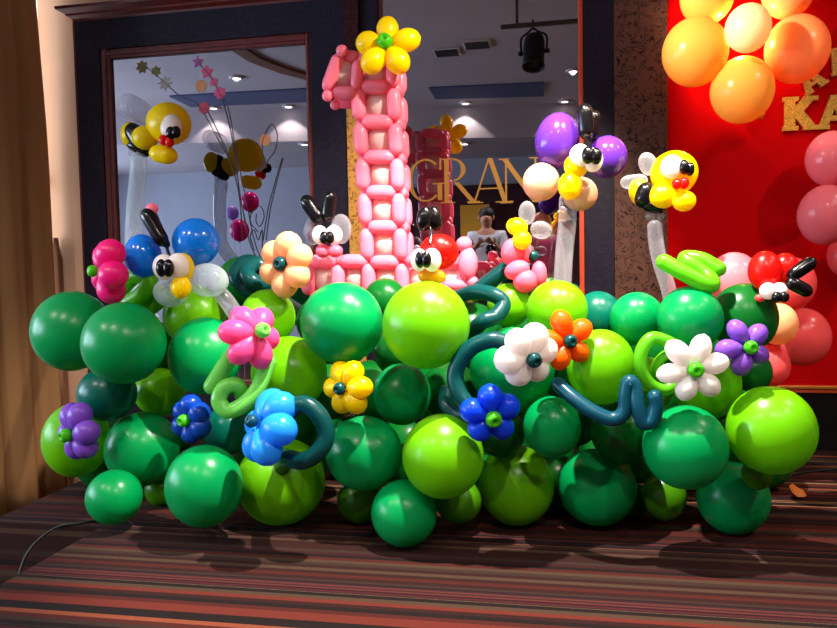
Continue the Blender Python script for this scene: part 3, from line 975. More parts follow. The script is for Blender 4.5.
# ------------------------------------------------------------------ twisted balloon flowers
def flower(label, cx, cy, Y, R, n, mat, knob, face, a0=0.0, kr=None, sweep=0.25, fat=1.0, seed=0, missing=(), k=1.0):
    rnd = random.Random(seed * 13 + 5)
    c = at(cx, cy, Y); s = ms(c)
    nrm = Vector((face[0], -1.0, face[1])).normalized()
    u = Vector((1, 0, 0)); u = (u - nrm * u.dot(nrm)).normalized(); w = nrm.cross(u)
    if w.z < 0: w = -w
    t = thing('balloon_flower', label, 'balloon flower', c, 'twisted balloon flowers')
    for k_ in range(n):
        if k_ in missing: continue
        a = math.radians(a0) + 2 * math.pi * k_ / n
        sw = sweep + rnd.uniform(-0.08, 0.08)
        d = ((u * math.sin(a) + w * math.cos(a)) * math.cos(sw) - nrm * math.sin(sw)).normalized()
        L = R * s * rnd.uniform(0.95, 1.05)
        r = R * s * min(0.40, math.sin(math.pi / n) * 0.80) * fat * rnd.uniform(0.96, 1.05)
        o = link('petal', petal_mesh(), mat, t)
        place(o, c + d * (0.10 * L), ZQ(d), (r, r, L * 0.92))
    o = link('flower_centre', knob_mesh(), knob, t)
    kr = (kr or R * 0.2) * s
    place(o, c + nrm * (R * s * 0.16), ZQ(nrm), kr)
    return t


flower('magenta balloon flower turned sideways beside the blue butterfly', 99, 271, 2.40, 36, 5, 'magenta', 'bright_green', (-1.0, 0.0), 30, 6, 0.5, 1.0, 1)
fp = flower('pink balloon flower with pale green stem and curled leaf', 259, 332, 2.28, 40, 6, 'pink', 'stem_lime', (1.6, 0.55), 20, 8, 0.6, 0.82, 2)
flower('peach balloon flower with six petals and dark green centre', 284, 264, 2.56, 33, 6, 'peach', 'dark_teal', (-0.35, 0.05), 8, 7.5, 0.2, 1.0, 3)
flower('yellow balloon flower on top of the pink number one', 386, 45, 2.98, 34, 5, 'yellow', 'bright_green', (0.0, 0.4), 0, 8, 0.15, 0.86, 4)
flower('yellow balloon flower with dark centre set among the emerald balloons', 343, 388, 2.34, 31, 6, 'yellow', 'dark_teal', (-0.55, 0.0), 25, 6.5, 0.35, 0.92, 5)
fs = flower('sky blue balloon flower with a dark green looped stem', 258, 423, 2.16, 46, 6, 'sky', 'blue_teal', (-0.9, 0.6), -12, 7, 0.5, 0.88, 6)
flower('purple balloon flower on the lime balloon by the curtain', 71, 434, 2.37, 33, 6, 'purple', 'bright_green', (-0.55, -0.1), 20, 7, 0.4, 0.9, 7)
flower('dark blue balloon flower tucked low between emerald balloons', 187, 420, 2.42, 26, 6, 'navy', 'bright_green', (-0.4, 0.0), 0, 6.5, 0.4, 1.05, 8)
flower('royal blue balloon flower with lime centre', 492, 417, 2.24, 33, 5, 'royal', 'bright_green', (0.4, -0.3), 2, 8.5, 0.3, 0.98, 9)
flower('white balloon flower with dark green centre beside the orange flower', 531, 358, 2.23, 36, 6, 'white', 'dark_teal', (0.65, -0.35), 30, 8, 0.4, 0.98, 10)
flower('orange balloon flower with dark centre beside a white flower', 568, 341, 2.35, 32, 5, 'orange', 'dark_teal', (0.5, 0.0), -14, 7, 0.25, 0.82, 11)
flower('white balloon flower with lime centre', 694, 369, 2.24, 36, 6, 'white', 'bright_green', (0.08, -0.05), 18, 8, 0.12, 0.74, 12)
flower('purple balloon flower beside the white flower near the red wall', 748, 347, 2.32, 31, 5, 'purple', 'bright_green', (0.3, 0.0), -25, 7, 0.3, 0.8, 13)


# ------------------------------------------------------------------ long twisted tubes
def tube(label, pts, r, mat, parent=None, name='twisted_tube', cat='balloon'):
    P3 = [at(a, b, y) for a, b, y in pts]
    rr = r * ms(P3[len(P3) // 2])
    if parent is None:
        o = link(name, tube_mesh(name, P3, rr, origin=P3[0]), mat)
        o.location = P3[0]
        return tag(o, label, cat, 'long modelling balloon tubes')
    return link(name, tube_mesh(name, P3, rr, origin=root_loc(parent)), mat, parent)


tube(None, [(240, 346, 2.34), (226, 364, 2.33), (212, 386, 2.32)], 8.5, 'stem_lime', fp, 'stem')
tube(None, [(268, 362, 2.36), (258, 388, 2.33), (244, 404, 2.31), (228, 411, 2.30), (219, 401, 2.30), (224, 388, 2.31), (236, 385, 2.33), (242, 394, 2.36)], 8, 'stem_lime', fp, 'leaf')
tube(None, [(285, 415, 2.20), (302, 404, 2.20), (318, 414, 2.20), (326, 434, 2.20), (318, 452, 2.19), (302, 461, 2.20), (288, 458, 2.26), (282, 462, 2.36), (283, 468, 2.44)], 9, 'dark_teal', fs, 'stem')
tube('bright lime tube folded into flat loops on top of the mound near the red wall',
     [(664, 262, 2.44), (684, 273, 2.42), (704, 284, 2.42), (712, 284, 2.44), (706, 274, 2.48), (690, 263, 2.50), (686, 258, 2.52), (702, 260, 2.50), (718, 269, 2.48)], 8, 'twirl_lime')
tube('lime tube loop behind the white flower with the lime centre',
     [(684, 352, 2.36), (668, 342, 2.34), (652, 338, 2.33), (642, 350, 2.32), (641, 368, 2.32), (650, 384, 2.33), (664, 390, 2.34), (676, 384, 2.35)], 6.5, 'twirl_lime')
tube('lime tube loop tucked under the white flower with the lime centre',
     [(690, 350, 2.40), (672, 352, 2.38), (660, 360, 2.37), (656, 372, 2.37), (664, 382, 2.38)], 5, 'twirl_lime')
tube('teal blue tube curling upwards between the orange flower and the white flower',
     [(558, 384, 2.36), (572, 397, 2.32), (592, 411, 2.29), (612, 419, 2.28), (624, 412, 2.28), (626, 394, 2.28), (629, 382, 2.28), (635, 388, 2.28), (638, 406, 2.27), (643, 422, 2.27), (652, 420, 2.27), (656, 407, 2.27), (655, 397, 2.27)], 7.5, 'blue_teal')
tube('dark teal tube twirled beside the bright lime balloon of the ladybug',
     [(454, 298, 2.70), (474, 292, 2.60), (494, 295, 2.54), (503, 304, 2.53), (496, 316, 2.50), (482, 322, 2.48), (472, 333, 2.56), (462, 343, 2.66)], 8, 'dark_teal')
tube('dark teal tube arching from the white flower down to the royal blue flower',
     [(508, 343, 2.34), (492, 340, 2.33), (474, 346, 2.33), (461, 359, 2.33), (455, 376, 2.33), (459, 393, 2.32), (470, 408, 2.31)], 8.5, 'dark_teal')
tube('short dark teal tube end beside the royal blue flower', [(446, 392, 2.44), (446, 404, 2.40), (456, 414, 2.38), (468, 416, 2.36)], 7.5, 'dark_teal')
tube('dark teal coiled tube behind the peach flower',
     [(262, 294, 2.76), (244, 288, 2.74), (236, 274, 2.76), (246, 262, 2.84), (262, 268, 2.82), (266, 282, 2.76), (254, 282, 2.70), (247, 272, 2.72), (256, 264, 2.78), (270, 272, 2.80)], 8, 'dark_teal')
tube('dark teal tube rising beside the pink and yellow balloon bug', [(478, 290, 2.86), (494, 278, 2.84), (508, 268, 2.84), (520, 262, 2.86)], 8, 'dark_teal')
tube('lime coiled tube under the blue butterfly',
     [(122, 288, 2.62), (136, 276, 2.60), (150, 280, 2.58), (142, 294, 2.58), (128, 304, 2.60), (140, 306, 2.64), (156, 292, 2.66), (164, 296, 2.66), (150, 308, 2.66)], 8, 'twirl_lime')

# ------------------------------------------------------------------ balloon creatures
# bee beside the curtain
b = thing('balloon_bee', 'yellow and black balloon bee on a straight clear stick before the first mirror', 'balloon bee', at(135, 240, 3.48), 'balloon bees')
Yb = 3.48
blob(b, 'head', 'yellow', 169, 124, Yb, 22, 21)
blob(b, 'eye', 'white', 171, 127, Yb - 0.075, 11.5, 13, 0, 8)
pu = blob(b, 'pupil', 'black_latex', 171, 133, Yb - 0.125, 5, 6.5)
blob(b, 'pupil', 'black_latex', 176, 132, Yb - 0.125, 4.5, 6)
blob(b, 'mouth', 'red', 163.5, 140, Yb - 0.12, 4.5, 5.5)
blob(b, 'mouth', 'red', 169.5, 142, Yb - 0.12, 4.5, 5.5)
sausage(b, 'chin', 'yellow', (150, 152), (177, 157), Yb - 0.07, 9)
blob(b, 'thorax', 'yellow', 145, 138, Yb - 0.02, 13, 12)
sausage(b, 'stripe', 'black_latex', (129, 124), (146, 152), Yb - 0.005, 9)
blob(b, 'tail', 'yellow', 131, 135, Yb + 0.02, 10, 13)
sausage(b, 'stripe', 'black_latex', (128, 142), (150, 154), Yb + 0.01, 6)
blob(b, 'wing', 'clear', 133, 108, Yb - 0.01, 17, 12, -38)
blob(b, 'wing', 'clear', 140, 111, Yb + 0.06, 15, 11, -50)
blob(b, 'knot', 'clear', 132, 153, Yb - 0.01, 4, 4)
tube(None, [(139, 160, Yb), (138, 180, Yb), (135, 210, Yb - 0.02), (134, 245, Yb - 0.06), (140, 290, Yb - 0.28), (156, 338, Yb - 0.53)], 8.5, 'milky', b, 'stick')

# bee by the red board
b = thing('balloon_bee', 'yellow and black balloon bee on a bent clear stick against the red board', 'balloon bee', at(664, 290, 2.75), 'balloon bees')
Yb = 2.85
blob(b, 'head', 'yellow', 674, 173, Yb, 23, 22)
blob(b, 'eye', 'white', 672, 167, Yb - 0.07, 11, 12, 0, 8)
blob(b, 'pupil', 'black_latex', 684, 167, Yb - 0.09, 5, 7.5)
blob(b, 'pupil', 'black_latex', 690, 169, Yb - 0.08, 4.5, 7)
blob(b, 'mouth', 'red', 677, 184, Yb - 0.10, 5, 5.5)
blob(b, 'mouth', 'red', 684, 183, Yb - 0.10, 5, 6)
blob(b, 'chin', 'yellow', 684, 201, Yb - 0.06, 11.5, 10.5)
blob(b, 'thorax', 'yellow', 662, 196, Yb - 0.03, 14, 13)
sausage(b, 'stripe', 'black_latex', (648, 182), (641, 208), Yb - 0.02, 9)
sausage(b, 'stripe', 'black_latex', (642, 204), (666, 209), Yb - 0.02, 6.5)
blob(b, 'tail', 'yellow', 640, 192, Yb + 0.02, 11, 14, 15)
blob(b, 'wing', 'clear', 648, 164, Yb + 0.01, 9, 12, 20)
sausage(b, 'wing', 'clear', (620, 183), (648, 180), Yb - 0.01, 7)
blob(b, 'knot', 'clear', 650, 216, Yb - 0.01, 5, 4)
blob(b, 'knot', 'clear', 661, 216, Yb - 0.01, 4, 4)
tube(None, [(655, 226, Yb), (656, 242, Yb), (660, 262, Yb), (667, 284, Yb), (672, 305, Yb)], 7.5, 'clear', b, 'stick')

# purple butterfly on its stick
b = thing('balloon_butterfly', 'purple balloon butterfly with champagne lower wings on a clear stick', 'balloon butterfly', at(562, 282, 2.8), 'balloon butterflies')
Yb = 2.86
blob(b, 'wing', 'violet', 557, 141, Yb + 0.02, 22, 28, -8)
blob(b, 'wing', 'violet', 607, 157, Yb + 0.02, 20, 21, 0)
blob(b, 'wing', 'champagne', 541, 182, Yb, 18.5, 19)
blob(b, 'wing', 'champagne', 580, 194, Yb + 0.02, 17.5, 17)
blob(b, 'body', 'yellow', 570, 186, Yb - 0.08, 12, 14)
blob(b, 'face', 'yellow', 576, 166, Yb - 0.08, 12, 12)
blob(b, 'eye', 'white', 580, 156, Yb - 0.11, 10.5, 12, 0, 9)
blob(b, 'eye', 'white', 593, 160, Yb - 0.11, 10, 12, 0, 9)
blob(b, 'pupil', 'black_latex', 588, 155, Yb - 0.15, 6.5, 9)
blob(b, 'pupil', 'black_latex', 596, 156, Yb - 0.15, 6, 8.5)
sausage(b, 'antenna', 'black_latex', (587, 140), (584, 103), Yb - 0.06, 8)
sausage(b, 'antenna', 'black_latex', (592, 142), (595, 110), Yb + 0.0, 6)
tube(None, [(568, 200, Yb), (567, 225, Yb), (564, 255, Yb - 0.02), (562, 292, Yb - 0.05)], 9, 'clear', b, 'stick')

# blue butterfly
b = thing('balloon_butterfly', 'blue balloon butterfly with milky lower wings beside the magenta flower', 'balloon butterfly', at(175, 300, 2.5), 'balloon butterflies')
Yb = 2.52
blob(b, 'wing', 'cobalt', 143, 256, Yb + 0.04, 18, 22, 6)
blob(b, 'wing', 'cobalt', 196, 242, Yb + 0.04, 23, 24, 0)
blob(b, 'wing', 'milky', 208, 280, Yb + 0.02, 21, 17, -8)
blob(b, 'wing', 'milky', 171, 292, Yb - 0.02, 18, 15)
blob(b, 'body', 'yellow', 181, 287, Yb - 0.09, 10, 12)
blob(b, 'face', 'yellow', 183, 268, Yb - 0.04, 11, 15)
blob(b, 'eye', 'white', 164, 267, Yb - 0.10, 11.5, 13, 0, 9)
blob(b, 'eye', 'white', 178, 266, Yb - 0.10, 11.5, 13, 0, 9)
blob(b, 'pupil', 'black_latex', 161.5, 268, Yb - 0.145, 5.5, 9)
blob(b, 'pupil', 'black_latex', 168.5, 268, Yb - 0.145, 5.5, 9)
sausage(b, 'antenna', 'black_latex', (144, 209), (165, 246), Yb - 0.05, 7.5)
blob(b, 'antenna_tip', 'soft_pink', 152, 209, Yb + 0.0, 6, 6)
sausage(b, 'antenna', 'black_latex', (152, 212), (168, 248), Yb + 0.0, 4)
tube(None, [(166, 244, Yb - 0.05), (168, 252, Yb - 0.08), (170, 258, Yb - 0.09)], 1.6, 'black_latex', b, 'antenna_neck')
tube(None, [(214, 288, Yb + 0.08), (226, 300, Yb + 0.08), (238, 318, Yb + 0.08)], 8, 'clear', b, 'tail')

# clear-winged butterfly sitting on the base of the number
b = thing('balloon_butterfly', 'small balloon butterfly with clear wings, black antennae and pink mouth beside the peach flower', 'balloon butterfly', at(328, 256, 2.98), 'balloon butterflies')
Yb = 2.99
blob(b, 'wing', 'clear', 341, 229, Yb + 0.03, 10.5, 15)
blob(b, 'wing', 'clear', 313, 231, Yb + 0.03, 9, 14)
blob(b, 'eye', 'white', 320, 235, Yb - 0.04, 8, 9.5)
blob(b, 'eye', 'white', 334, 235, Yb - 0.04, 8.5, 10)
blob(b, 'pupil', 'black_latex', 324, 237.5, Yb - 0.08, 4.5, 6.5)
blob(b, 'pupil', 'black_latex', 330, 237.5, Yb - 0.08, 4.5, 6.5)
blob(b, 'mouth', 'bug_pink', 323, 251, Yb - 0.05, 7.5, 7)
blob(b, 'mouth', 'bug_pink', 335, 251, Yb - 0.05, 8, 6.5)
sausage(b, 'antenna', 'black_latex', (303, 196), (322, 223), Yb, 7.5)
sausage(b, 'antenna', 'black_latex', (331, 190), (327, 222), Yb, 7)

# ladybug on the bright lime balloon
b = thing('balloon_ladybug', 'red balloon ladybug with orange nose on the bright lime balloon', 'balloon ladybug', at(430, 282, 2.38), 'balloon ladybugs')
Yb = 2.46
blob(b, 'shell', 'red', 439, 252, Yb, 20, 18)
blob(b, 'eye', 'white', 419, 260, Yb - 0.05, 8.5, 11.5)
blob(b, 'eye', 'white', 432, 260, Yb - 0.06, 9.5, 12)
blob(b, 'pupil', 'black_latex', 420, 259.5, Yb - 0.09, 5, 8.5)
blob(b, 'pupil', 'black_latex', 426.5, 259.5, Yb - 0.10, 5, 8.5)
sausage(b, 'nose', 'nose', (418, 275), (446, 277), Yb - 0.03, 7.5)
tube(None, [(430, 244, Yb - 0.05), (431, 236, Yb - 0.03), (430, 229, Yb - 0.02)], 2, 'black_latex', b, 'antenna_neck')
blob(b, 'antenna', 'black_latex', 424.5, 219, Yb - 0.02, 8, 13, -8)
blob(b, 'antenna', 'black_latex', 435, 219, Yb + 0.0, 7, 13, 8)

# ladybug tipped over at the red board
b = thing('balloon_ladybug', 'red balloon ladybug tipped on its side at the red board end of the mound', 'balloon ladybug', at(772, 300, 2.48), 'balloon ladybugs')
Yb = 2.50
blob(b, 'shell', 'red', 765, 271, Yb, 16, 20)
blob(b, 'shell', 'red', 785, 268, Yb + 0.02, 13, 15)
sausage(b, 'antenna', 'black_latex', (788, 278), (816, 259), Yb - 0.03, 7)
sausage(b, 'antenna', 'black_latex', (786, 280), (812, 294), Yb - 0.04, 7)
blob(b, 'eye', 'white', 768, 291, Yb - 0.05, 8, 8.5)
blob(b, 'eye', 'white', 779, 291, Yb - 0.05, 8, 8.5)
blob(b, 'pupil', 'black_latex', 777, 297, Yb - 0.08, 5, 5.5)
blob(b, 'pupil', 'black_latex', 784, 297, Yb - 0.08, 5, 5.5)
blob(b, 'nose', 'coral_balloon', 760, 298, Yb - 0.03, 5, 4)

# pink and yellow bug
b = thing('balloon_bug', 'pink balloon bug with yellow head and clear wings seen from behind', 'balloon bug', at(522, 290, 2.74))
Yb = 2.76
blob(b, 'head', 'yellow', 517, 227, Yb, 11, 9, -20)
blob(b, 'head', 'yellow', 522, 240, Yb - 0.03, 9.5, 10)
blob(b, 'body', 'bug_pink', 512, 252, Yb, 11, 14, -10)
blob(b, 'body', 'bug_pink', 524, 253, Yb + 0.04, 9, 12)
blob(b, 'body', 'bug_pink', 517, 270, Yb - 0.03, 13, 9.5, 20)
blob(b, 'body', 'bug_pink', 525, 281, Yb - 0.03, 12, 12)
blob(b, 'body', 'bug_pink', 539, 274, Yb + 0.02, 8, 13)
blob(b, 'wing', 'clear', 527, 213, Yb + 0.02, 8.5, 12)
blob(b, 'wing', 'clear', 541, 230, Yb + 0.02, 11, 9, -15)
blob(b, 'knob', 'dark_teal', 533, 256, Yb + 0.03, 6, 6)

# ------------------------------------------------------------------ the pink number one
one = thing('balloon_number_one', 'tall pink number one woven from twisted balloons', 'balloon number', at(386, 300, 3.1))
DEEP = 0.15


def strut(a, b_, r, mat='soft_pink', name='bubble'):
    return bean(one, name, mat, a, b_, r)


levels = 6
Lf = [at(370 - 12.5 * k / 6, 297 - 35 * k, 3.08) for k in range(7)]
Rf = [at(403 - 9.5 * k / 6, 297 - 35 * k, 3.08) for k in range(7)]
back = Vector((0, DEEP, 0))
RB = 0.032
for k in range(7):
    strut(Lf[k] + (Rf[k] - Lf[k]) * 0.06, Rf[k] - (Rf[k] - Lf[k]) * 0.06, RB)
    strut(Lf[k] + back, Rf[k] + back, RB)
    for P in (Lf, Rf):
        strut(P[k] + back * 0.1, P[k] + back * 0.9, RB * 0.95)
    if k < 6:
        for P in (Lf, Rf):
            d = P[k + 1] - P[k]
            strut(P[k] + d * 0.04, P[k + 1] - d * 0.04, RB)
            strut(P[k] + d * 0.04 + back, P[k + 1] - d * 0.04 + back, RB)
        c = (Lf[k] + Rf[k] + Lf[k + 1] + Rf[k + 1]) / 4 + back / 2
        o = link('cell', sphere_mesh(), 'pale_cell', one)
        place(o, c, None, (0.066, 0.078, 0.074))
# base row
xs = [308, 338, 370, 403, 437, 464]
Bl = [at(x, 297, 3.08) for x in xs]; Bt = [at(x, 261, 3.08) for x in xs]
for i, x in enumerate(xs):
    if i not in (2, 3):
        strut(Bl[i] + (Bt[i] - Bl[i]) * 0.05, Bt[i] - (Bt[i] - Bl[i]) * 0.1, RB)
        strut(Bl[i] + back, Bt[i] + back, RB)
        strut(Bt[i] + back * 0.1, Bt[i] + back * 0.9, RB * 0.95)
    if i < 5 and i != 2:
        for row in (Bl, Bt):
            strut(row[i] + (row[i + 1] - row[i]) * 0.06, row[i + 1] - (row[i + 1] - row[i]) * 0.06, RB)
            strut(row[i] + back, row[i + 1] + back, RB)
        o = link('cell', sphere_mesh(), 'pale_cell', one)
        place(o, (Bl[i] + Bl[i + 1] + Bt[i] + Bt[i + 1]) / 4 + back / 2, None, (0.066, 0.078, 0.070))
for px, py, rx, ry in ((464, 244, 8, 7.5), (468, 264, 10, 17), (473, 282, 6, 6), (455, 285, 12, 6)):
    blob(one, 'bubble', 'soft_pink', px, py, 3.06, rx, ry)
# hooked flag at the top
Yf = 3.06
sausage(one, 'bubble', 'soft_pink', (340, 54), (326, 92), Yf, 7)
sausage(one, 'bubble', 'soft_pink', (332, 94), (358, 93), Yf, 7)
sausage(one, 'bubble', 'soft_pink', (358, 60), (356, 90), Yf, 6)
sausage(one, 'bubble', 'soft_pink', (341, 56), (360, 57), Yf + 0.02, 6)
sausage(one, 'bubble', 'soft_pink', (358, 60), (372, 52), Yf + 0.03, 7.5)
blob(one, 'bubble', 'soft_pink', 342, 51, Yf - 0.02, 6)
blob(one, 'bubble', 'soft_pink', 327.5, 96, Yf - 0.02, 5.5)
blob(one, 'bubble', 'soft_pink', 335, 105, Yf + 0.03, 5)
sausage(one, 'bubble', 'soft_pink', (334, 101), (358, 102), Yf + 0.10, 7)
sausage(one, 'bubble', 'soft_pink', (346, 55), (334, 96), Yf + 0.12, 7)
blob(one, 'cell', 'pale_cell', 343, 74, Yf + 0.05, 13, 16)
top_l, top_r = at(358, 60, 3.08), at(393, 60, 3.08)
strut(top_l, top_r, RB); strut(top_l + back, top_r + back, RB)
strut(Rf[6], top_r, RB); strut(Rf[6] + back, top_r + back, RB); strut(Lf[6] + back, top_l + back, RB)
strut(top_r, top_r + back, RB)
o = link('cell', sphere_mesh(), 'pale_cell', one)
place(o, (Lf[6] + Rf[6] + top_l + top_r) / 4 + back / 2, None, (0.066, 0.078, 0.06))

# ------------------------------------------------------------------ balloons on the red board
wf = thing('wall_balloon_flower', 'big flower of gold and orange round balloons with ivory centre on the red board', 'balloon flower', at(745, 30, 3.8))
for px, py, r, Y, mt in ((695, 52, 34, 3.72, 'gold_balloon'), (742, 90, 33, 3.70, 'gold_balloon'), (797, 49, 34, 3.72, 'orange_balloon'),
                         (707, -4, 28, 3.72, 'gold_balloon'), (788, -10, 28, 3.72, 'orange_balloon'), (748, -34, 28, 3.72, 'gold_balloon')):
    round_balloon(px, py, r, r, Y, mt, None, None, wf, 'petal_balloon')
round_balloon(748, 28, 24, 24, 3.50, 'ivory_balloon', None, None, wf, 'centre_balloon')
# warm bulb put into the wall flower only to make it glow
bp_ = at(735, 38, 3.76)
added_bulb = link('added_bulb', sphere_mesh(), 'lamp_glow', wf); place(added_bulb, bp_, None, 0.02)
light('added_flower_glow', 'POINT', bp_ + Vector((0, -0.03, 0)), None, 9, (1.0, 0.68, 0.28), shadow_soft_size=0.03)
kn = link('balloon_knot', lathe('balloon_knot', [(0, 0.02), (0.006, 0.018), (0.004, 0.004), (0.012, -0.012), (0.0, -0.012)], 12), 'gold_balloon', wf)
place(kn, at(762, 116, 3.72), Quaternion((0, 1, 0), 0.6))

for px, py, r, Y, mt, lab in ((832, 159, 28, 3.78, 'rose_balloon', 'rose pink balloon on the red board just under the gold letter A'),
                              (826, 215, 30, 3.66, 'rose_balloon', 'rose pink balloon lower in the column under the gold letters'),
                              (848, 256, 22, 3.82, 'coral_balloon', 'coral balloon half behind the lowest rose balloon of the column'),
                              (734, 279, 27, 3.00, 'rose_balloon', 'pale rose balloon behind the lime twisted tube'),
                              (790, 284, 27, 2.92, 'coral_balloon', 'coral pink balloon directly behind the tipped ladybug'),
                              (778, 324, 21, 2.80, 'peach', 'peach balloon below the tipped ladybug'),
                              (803, 337, 29, 3.10, 'coral_balloon', 'large coral balloon behind the peach balloon against the red board'),
                              (770, 366, 21, 2.85, 'coral_balloon', 'small coral balloon above the largest lime end balloon')):
    round_balloon(px, py, r, r, Y, mt, lab, 'pink balloons near the red board')

# ------------------------------------------------------------------ odds and ends on the floor
def floor_pt(px, py, z=0.006):
    r = ray(px, py); return Vector((0, 0, EYE)) + r * ((z - EYE) / r.z)


P3 = [floor_pt(128, 519), floor_pt(105, 519), floor_pt(80, 523), floor_pt(55, 527)]
P3 = P3[:3] + [at(60, 526, 2.42), at(42, 537, 2.38), at(29, 551, 2.34), at(20, 572, 2.30), Vector((-1.98, 2.2, LOW + 0.01)), Vector((-1.9, 1.7, LOW + 0.01))]
o = link('power_cable', tube_mesh('power_cable', P3, 0.005, 8, origin=P3[0]), 'cable'); o.location = P3[0]
tag(o, 'black power cable leading off the stage edge by the curtain', 'cable')
P3 = [floor_pt(752, 488), floor_pt(775, 480), floor_pt(800, 473), floor_pt(837, 469), floor_pt(880, 466), floor_pt(960, 462)]
o = link('power_cable', tube_mesh('power_cable', P3, 0.005, 8, origin=P3[0]), 'cable'); o.location = P3[0]
tag(o, 'black power cable on the carpet in front of the red board', 'cable')

c = floor_pt(798, 497)
sv, sf = [], []
outl = [(-0.028, 0.03), (-0.012, 0.04), (0.006, 0.022), (0.022, 0.004), (0.028, -0.02), (0.014, -0.032), (-0.010, -0.028), (-0.026, -0.008)]
for k, (x, y) in enumerate(outl): sv.append((x, y * 0.8, 0.004 + 0.55 * (y + 0.032) + 0.004 * (k % 2)))
sv.append((0.0, 0.006, 0.016))
sf = [(8, k, (k + 1) % 8) for k in range(8)]
o = link('rubber_scrap', mesh_from('rubber_scrap', sv, sf), 'scrap'); o.location = c
s_ = o.modifiers.new('thickness', 'SOLIDIFY'); s_.thickness = 0.002
tag(o, 'small torn orange scrap lying on the carpet near the black cable', 'scrap')

# ------------------------------------------------------------------ what the mirrors show: hall furnishings and guests
bn = thing('standing_banner', 'plain yellow standing banner by the maroon wall', 'banner', (-1.02, -3.2, LOW))
box('panel', 'banner', -1.26, -0.80, -3.21, -3.20, LOW + 0.08, 2.08, bn)
box('base', 'black_metal', -1.28, -0.78, -3.30, -3.10, LOW, LOW + 0.08, bn, 0.01)

for x, y, z, r, mt in ((-3.36, 0.45, 1.52, 0.11, 'fuchsia'), (-3.20, 0.50, 1.83, 0.10, 'fuchsia'), (-3.36, 0.62, 1.70, 0.07, 'lilac'), (-2.52, 0.40, 1.42, 0.065, 'fuchsia')):
    t = thing('ribbon_balloon', 'magenta pearl balloon floating on a ribbon in the hall' if mt == 'fuchsia' else 'lilac pearl balloon floating on a ribbon in the hall', 'balloon', (x, y, LOW), 'ribbon balloons in the hall')
    o = link('balloon', BAL, mt, t); place(o, (x, y, z), None, (r, r, r * 1.12))
    link('ribbon', tube_mesh('ribbon', [(x, y, z - r * 1.25), (x + 0.03, y, (z + LOW) / 2), (x, y, LOW + 0.06)], 0.003, 6, origin=t.location), 'ribbon', t)
    o = link('weight', lathe('weight', [(0, 0), (0.05, 0), (0.055, 0.03), (0.03, 0.06), (0, 0.06)], 14), 'fuchsia', t); place(o, (x, y, LOW))


def skin_chain(name, verts, edges, radii, mat, parent, levels=2, root=0):
    me = bpy.data.meshes.new(name)
    me.from_pydata(verts, edges, [])
    o = link(name, me, None, parent)
    md = o.modifiers.new('skin', 'SKIN'); md.use_smooth_shade = True
    for i, r in enumerate(radii):
        sv = me.skin_vertices[0].data[i]
        sv.radius = (r, r) if not isinstance(r, tuple) else r
        sv.use_root = (i == root)
    sb = o.modifiers.new('sub', 'SUBSURF'); sb.levels = levels; sb.render_levels = levels
    me.materials.append(M[mat])
    return o


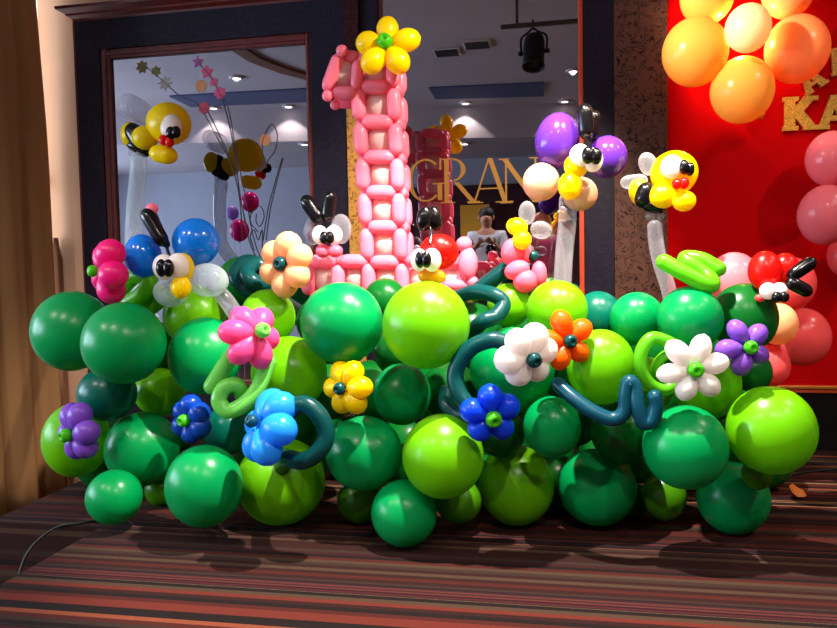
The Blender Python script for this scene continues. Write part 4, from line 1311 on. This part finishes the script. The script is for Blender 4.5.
def person(loc, turn, h, shirt, label, arms):
    t = thing('person', label, 'person', loc, 'guests in the hall')
    t.rotation_euler = (0, 0, turn)
    k = h / 1.7
    S = lambda p: (p[0] * k, p[1] * k, p[2] * k)
    V = [(0, 0, 0.93), (0, 0.01, 1.08), (0, 0.015, 1.25), (0, 0.0, 1.39), (0, -0.01, 1.47), (0, -0.02, 1.55), (0, -0.025, 1.63)]
    Rr = [(0.15, 0.11), (0.135, 0.095), (0.16, 0.105), (0.12, 0.08), 0.046, (0.080, 0.098), (0.074, 0.09)]
    Ed = [(0, 1), (1, 2), (2, 3), (3, 4), (4, 5), (5, 6)]

    def add(p, r, frm):
        V.append(p); Rr.append(r); Ed.append((frm, len(V) - 1)); return len(V) - 1
    for sx, (el, wr) in ((-1, arms[0]), (1, arms[1])):
        a = add((sx * 0.17, 0.0, 1.38), 0.058, 3)
        a = add(el, 0.042, a)
        w = add(wr, 0.027, a)
        d = (Vector(wr) - Vector(el)).normalized()
        sd = d.cross(Vector((0, 1, 0.2))).normalized()
        pm = add(tuple(Vector(wr) + d * 0.07), (0.036, 0.02), w)
        for q in (-0.03, -0.01, 0.01, 0.03):
            f1 = add(tuple(Vector(wr) + d * 0.12 + sd * q), 0.010, pm)
            add(tuple(Vector(wr) + d * (0.165 - abs(q) * 0.4) + sd * q + Vector((0, -0.01, 0))), 0.008, f1)
        th = add(tuple(Vector(wr) + d * 0.05 + sd * 0.055), 0.010, w)
        add(tuple(Vector(wr) + d * 0.09 + sd * 0.065), 0.009, th)
        a = add((sx * 0.09, 0.0, 0.80), 0.085, 0)
        a = add((sx * 0.10, -0.01, 0.48), 0.058, a)
        a = add((sx * 0.10, 0.01, 0.10), 0.040, a)
        a = add((sx * 0.105, -0.04, 0.04), 0.04, a)
        add((sx * 0.115, -0.15, 0.03), 0.035, a)
    body = skin_chain('body', [S(p) for p in V], Ed, [tuple(q * k for q in r) if isinstance(r, tuple) else r * k for r in Rr], 'skin', t)
    # shirt and trousers follow the body a little outside it
    SV = [(0, 0, 0.90), (0, 0.01, 1.08), (0, 0.015, 1.25), (0, 0.0, 1.39)]
    SR = [(0.165, 0.125), (0.15, 0.11), (0.175, 0.12), (0.15, 0.10)]
    SE = [(0, 1), (1, 2), (2, 3)]
    for sx, (el, wr) in ((-1, arms[0]), (1, arms[1])):
        SV.append((sx * 0.17, 0, 1.38)); SR.append(0.085); SE.append((3, len(SV) - 1))
        e = Vector(el); s0 = Vector((sx * 0.17, 0, 1.38))
        SV.append(tuple(s0 + (e - s0) * 0.8)); SR.append(0.058); SE.append((len(SV) - 2, len(SV) - 1))
    skin_chain('shirt', [S(p) for p in SV], SE, [tuple(q * k for q in r) if isinstance(r, tuple) else r * k for r in SR], shirt, t)
    TV = [(0, 0, 0.95)]; TR = [(0.16, 0.12)]; TE = []
    for sx in (-1, 1):
        b0 = len(TV)
        TV += [(sx * 0.09, 0, 0.80), (sx * 0.10, -0.01, 0.48), (sx * 0.10, 0.01, 0.09)]
        TR += [0.10, 0.075, 0.062]
        TE += [(0, b0), (b0, b0 + 1), (b0 + 1, b0 + 2)]
    skin_chain('trousers', [S(p) for p in TV], TE, [tuple(q * k for q in r) if isinstance(r, tuple) else r * k for r in TR], 'trousers', t)

    def feat(name, mat, p, sc):
        o = link(name, sphere_mesh(16, 10), mat, t); o.location = S(p); o.scale = tuple(q * k for q in sc); return o
    feat('hair', 'hair', (0, 0.015, 1.64), (0.092, 0.105, 0.085))
    for sx in (-1, 1):
        feat('eye', 'hair', (sx * 0.03, -0.103, 1.605), (0.010, 0.006, 0.006))
        feat('ear', 'skin', (sx * 0.083, -0.01, 1.59), (0.012, 0.02, 0.03))
        feat('shoe', 'shoe', (sx * 0.11, -0.06, 0.045), (0.05, 0.13, 0.045))
    feat('nose', 'skin', (0, -0.112, 1.585), (0.013, 0.018, 0.02))
    feat('mouth', 'dark_red', (0, -0.104, 1.548), (0.024, 0.006, 0.006))
    return t


person((-0.66, -0.75, 0.0), math.radians(180), 1.78, 'shirt_white', 'person in a white shirt with both hands raised in front of the chest',
       (((-0.24, -0.06, 1.14), (-0.10, -0.26, 1.26)), ((0.24, -0.06, 1.14), (0.10, -0.26, 1.26))))
person((0.02, -0.95, 0.0), math.radians(170), 1.72, 'shirt_pink', 'person in a pink shirt with arms hanging down',
       (((-0.25, 0.02, 1.12), (-0.26, -0.06, 0.88)), ((0.25, 0.02, 1.12), (0.26, -0.06, 0.88))))
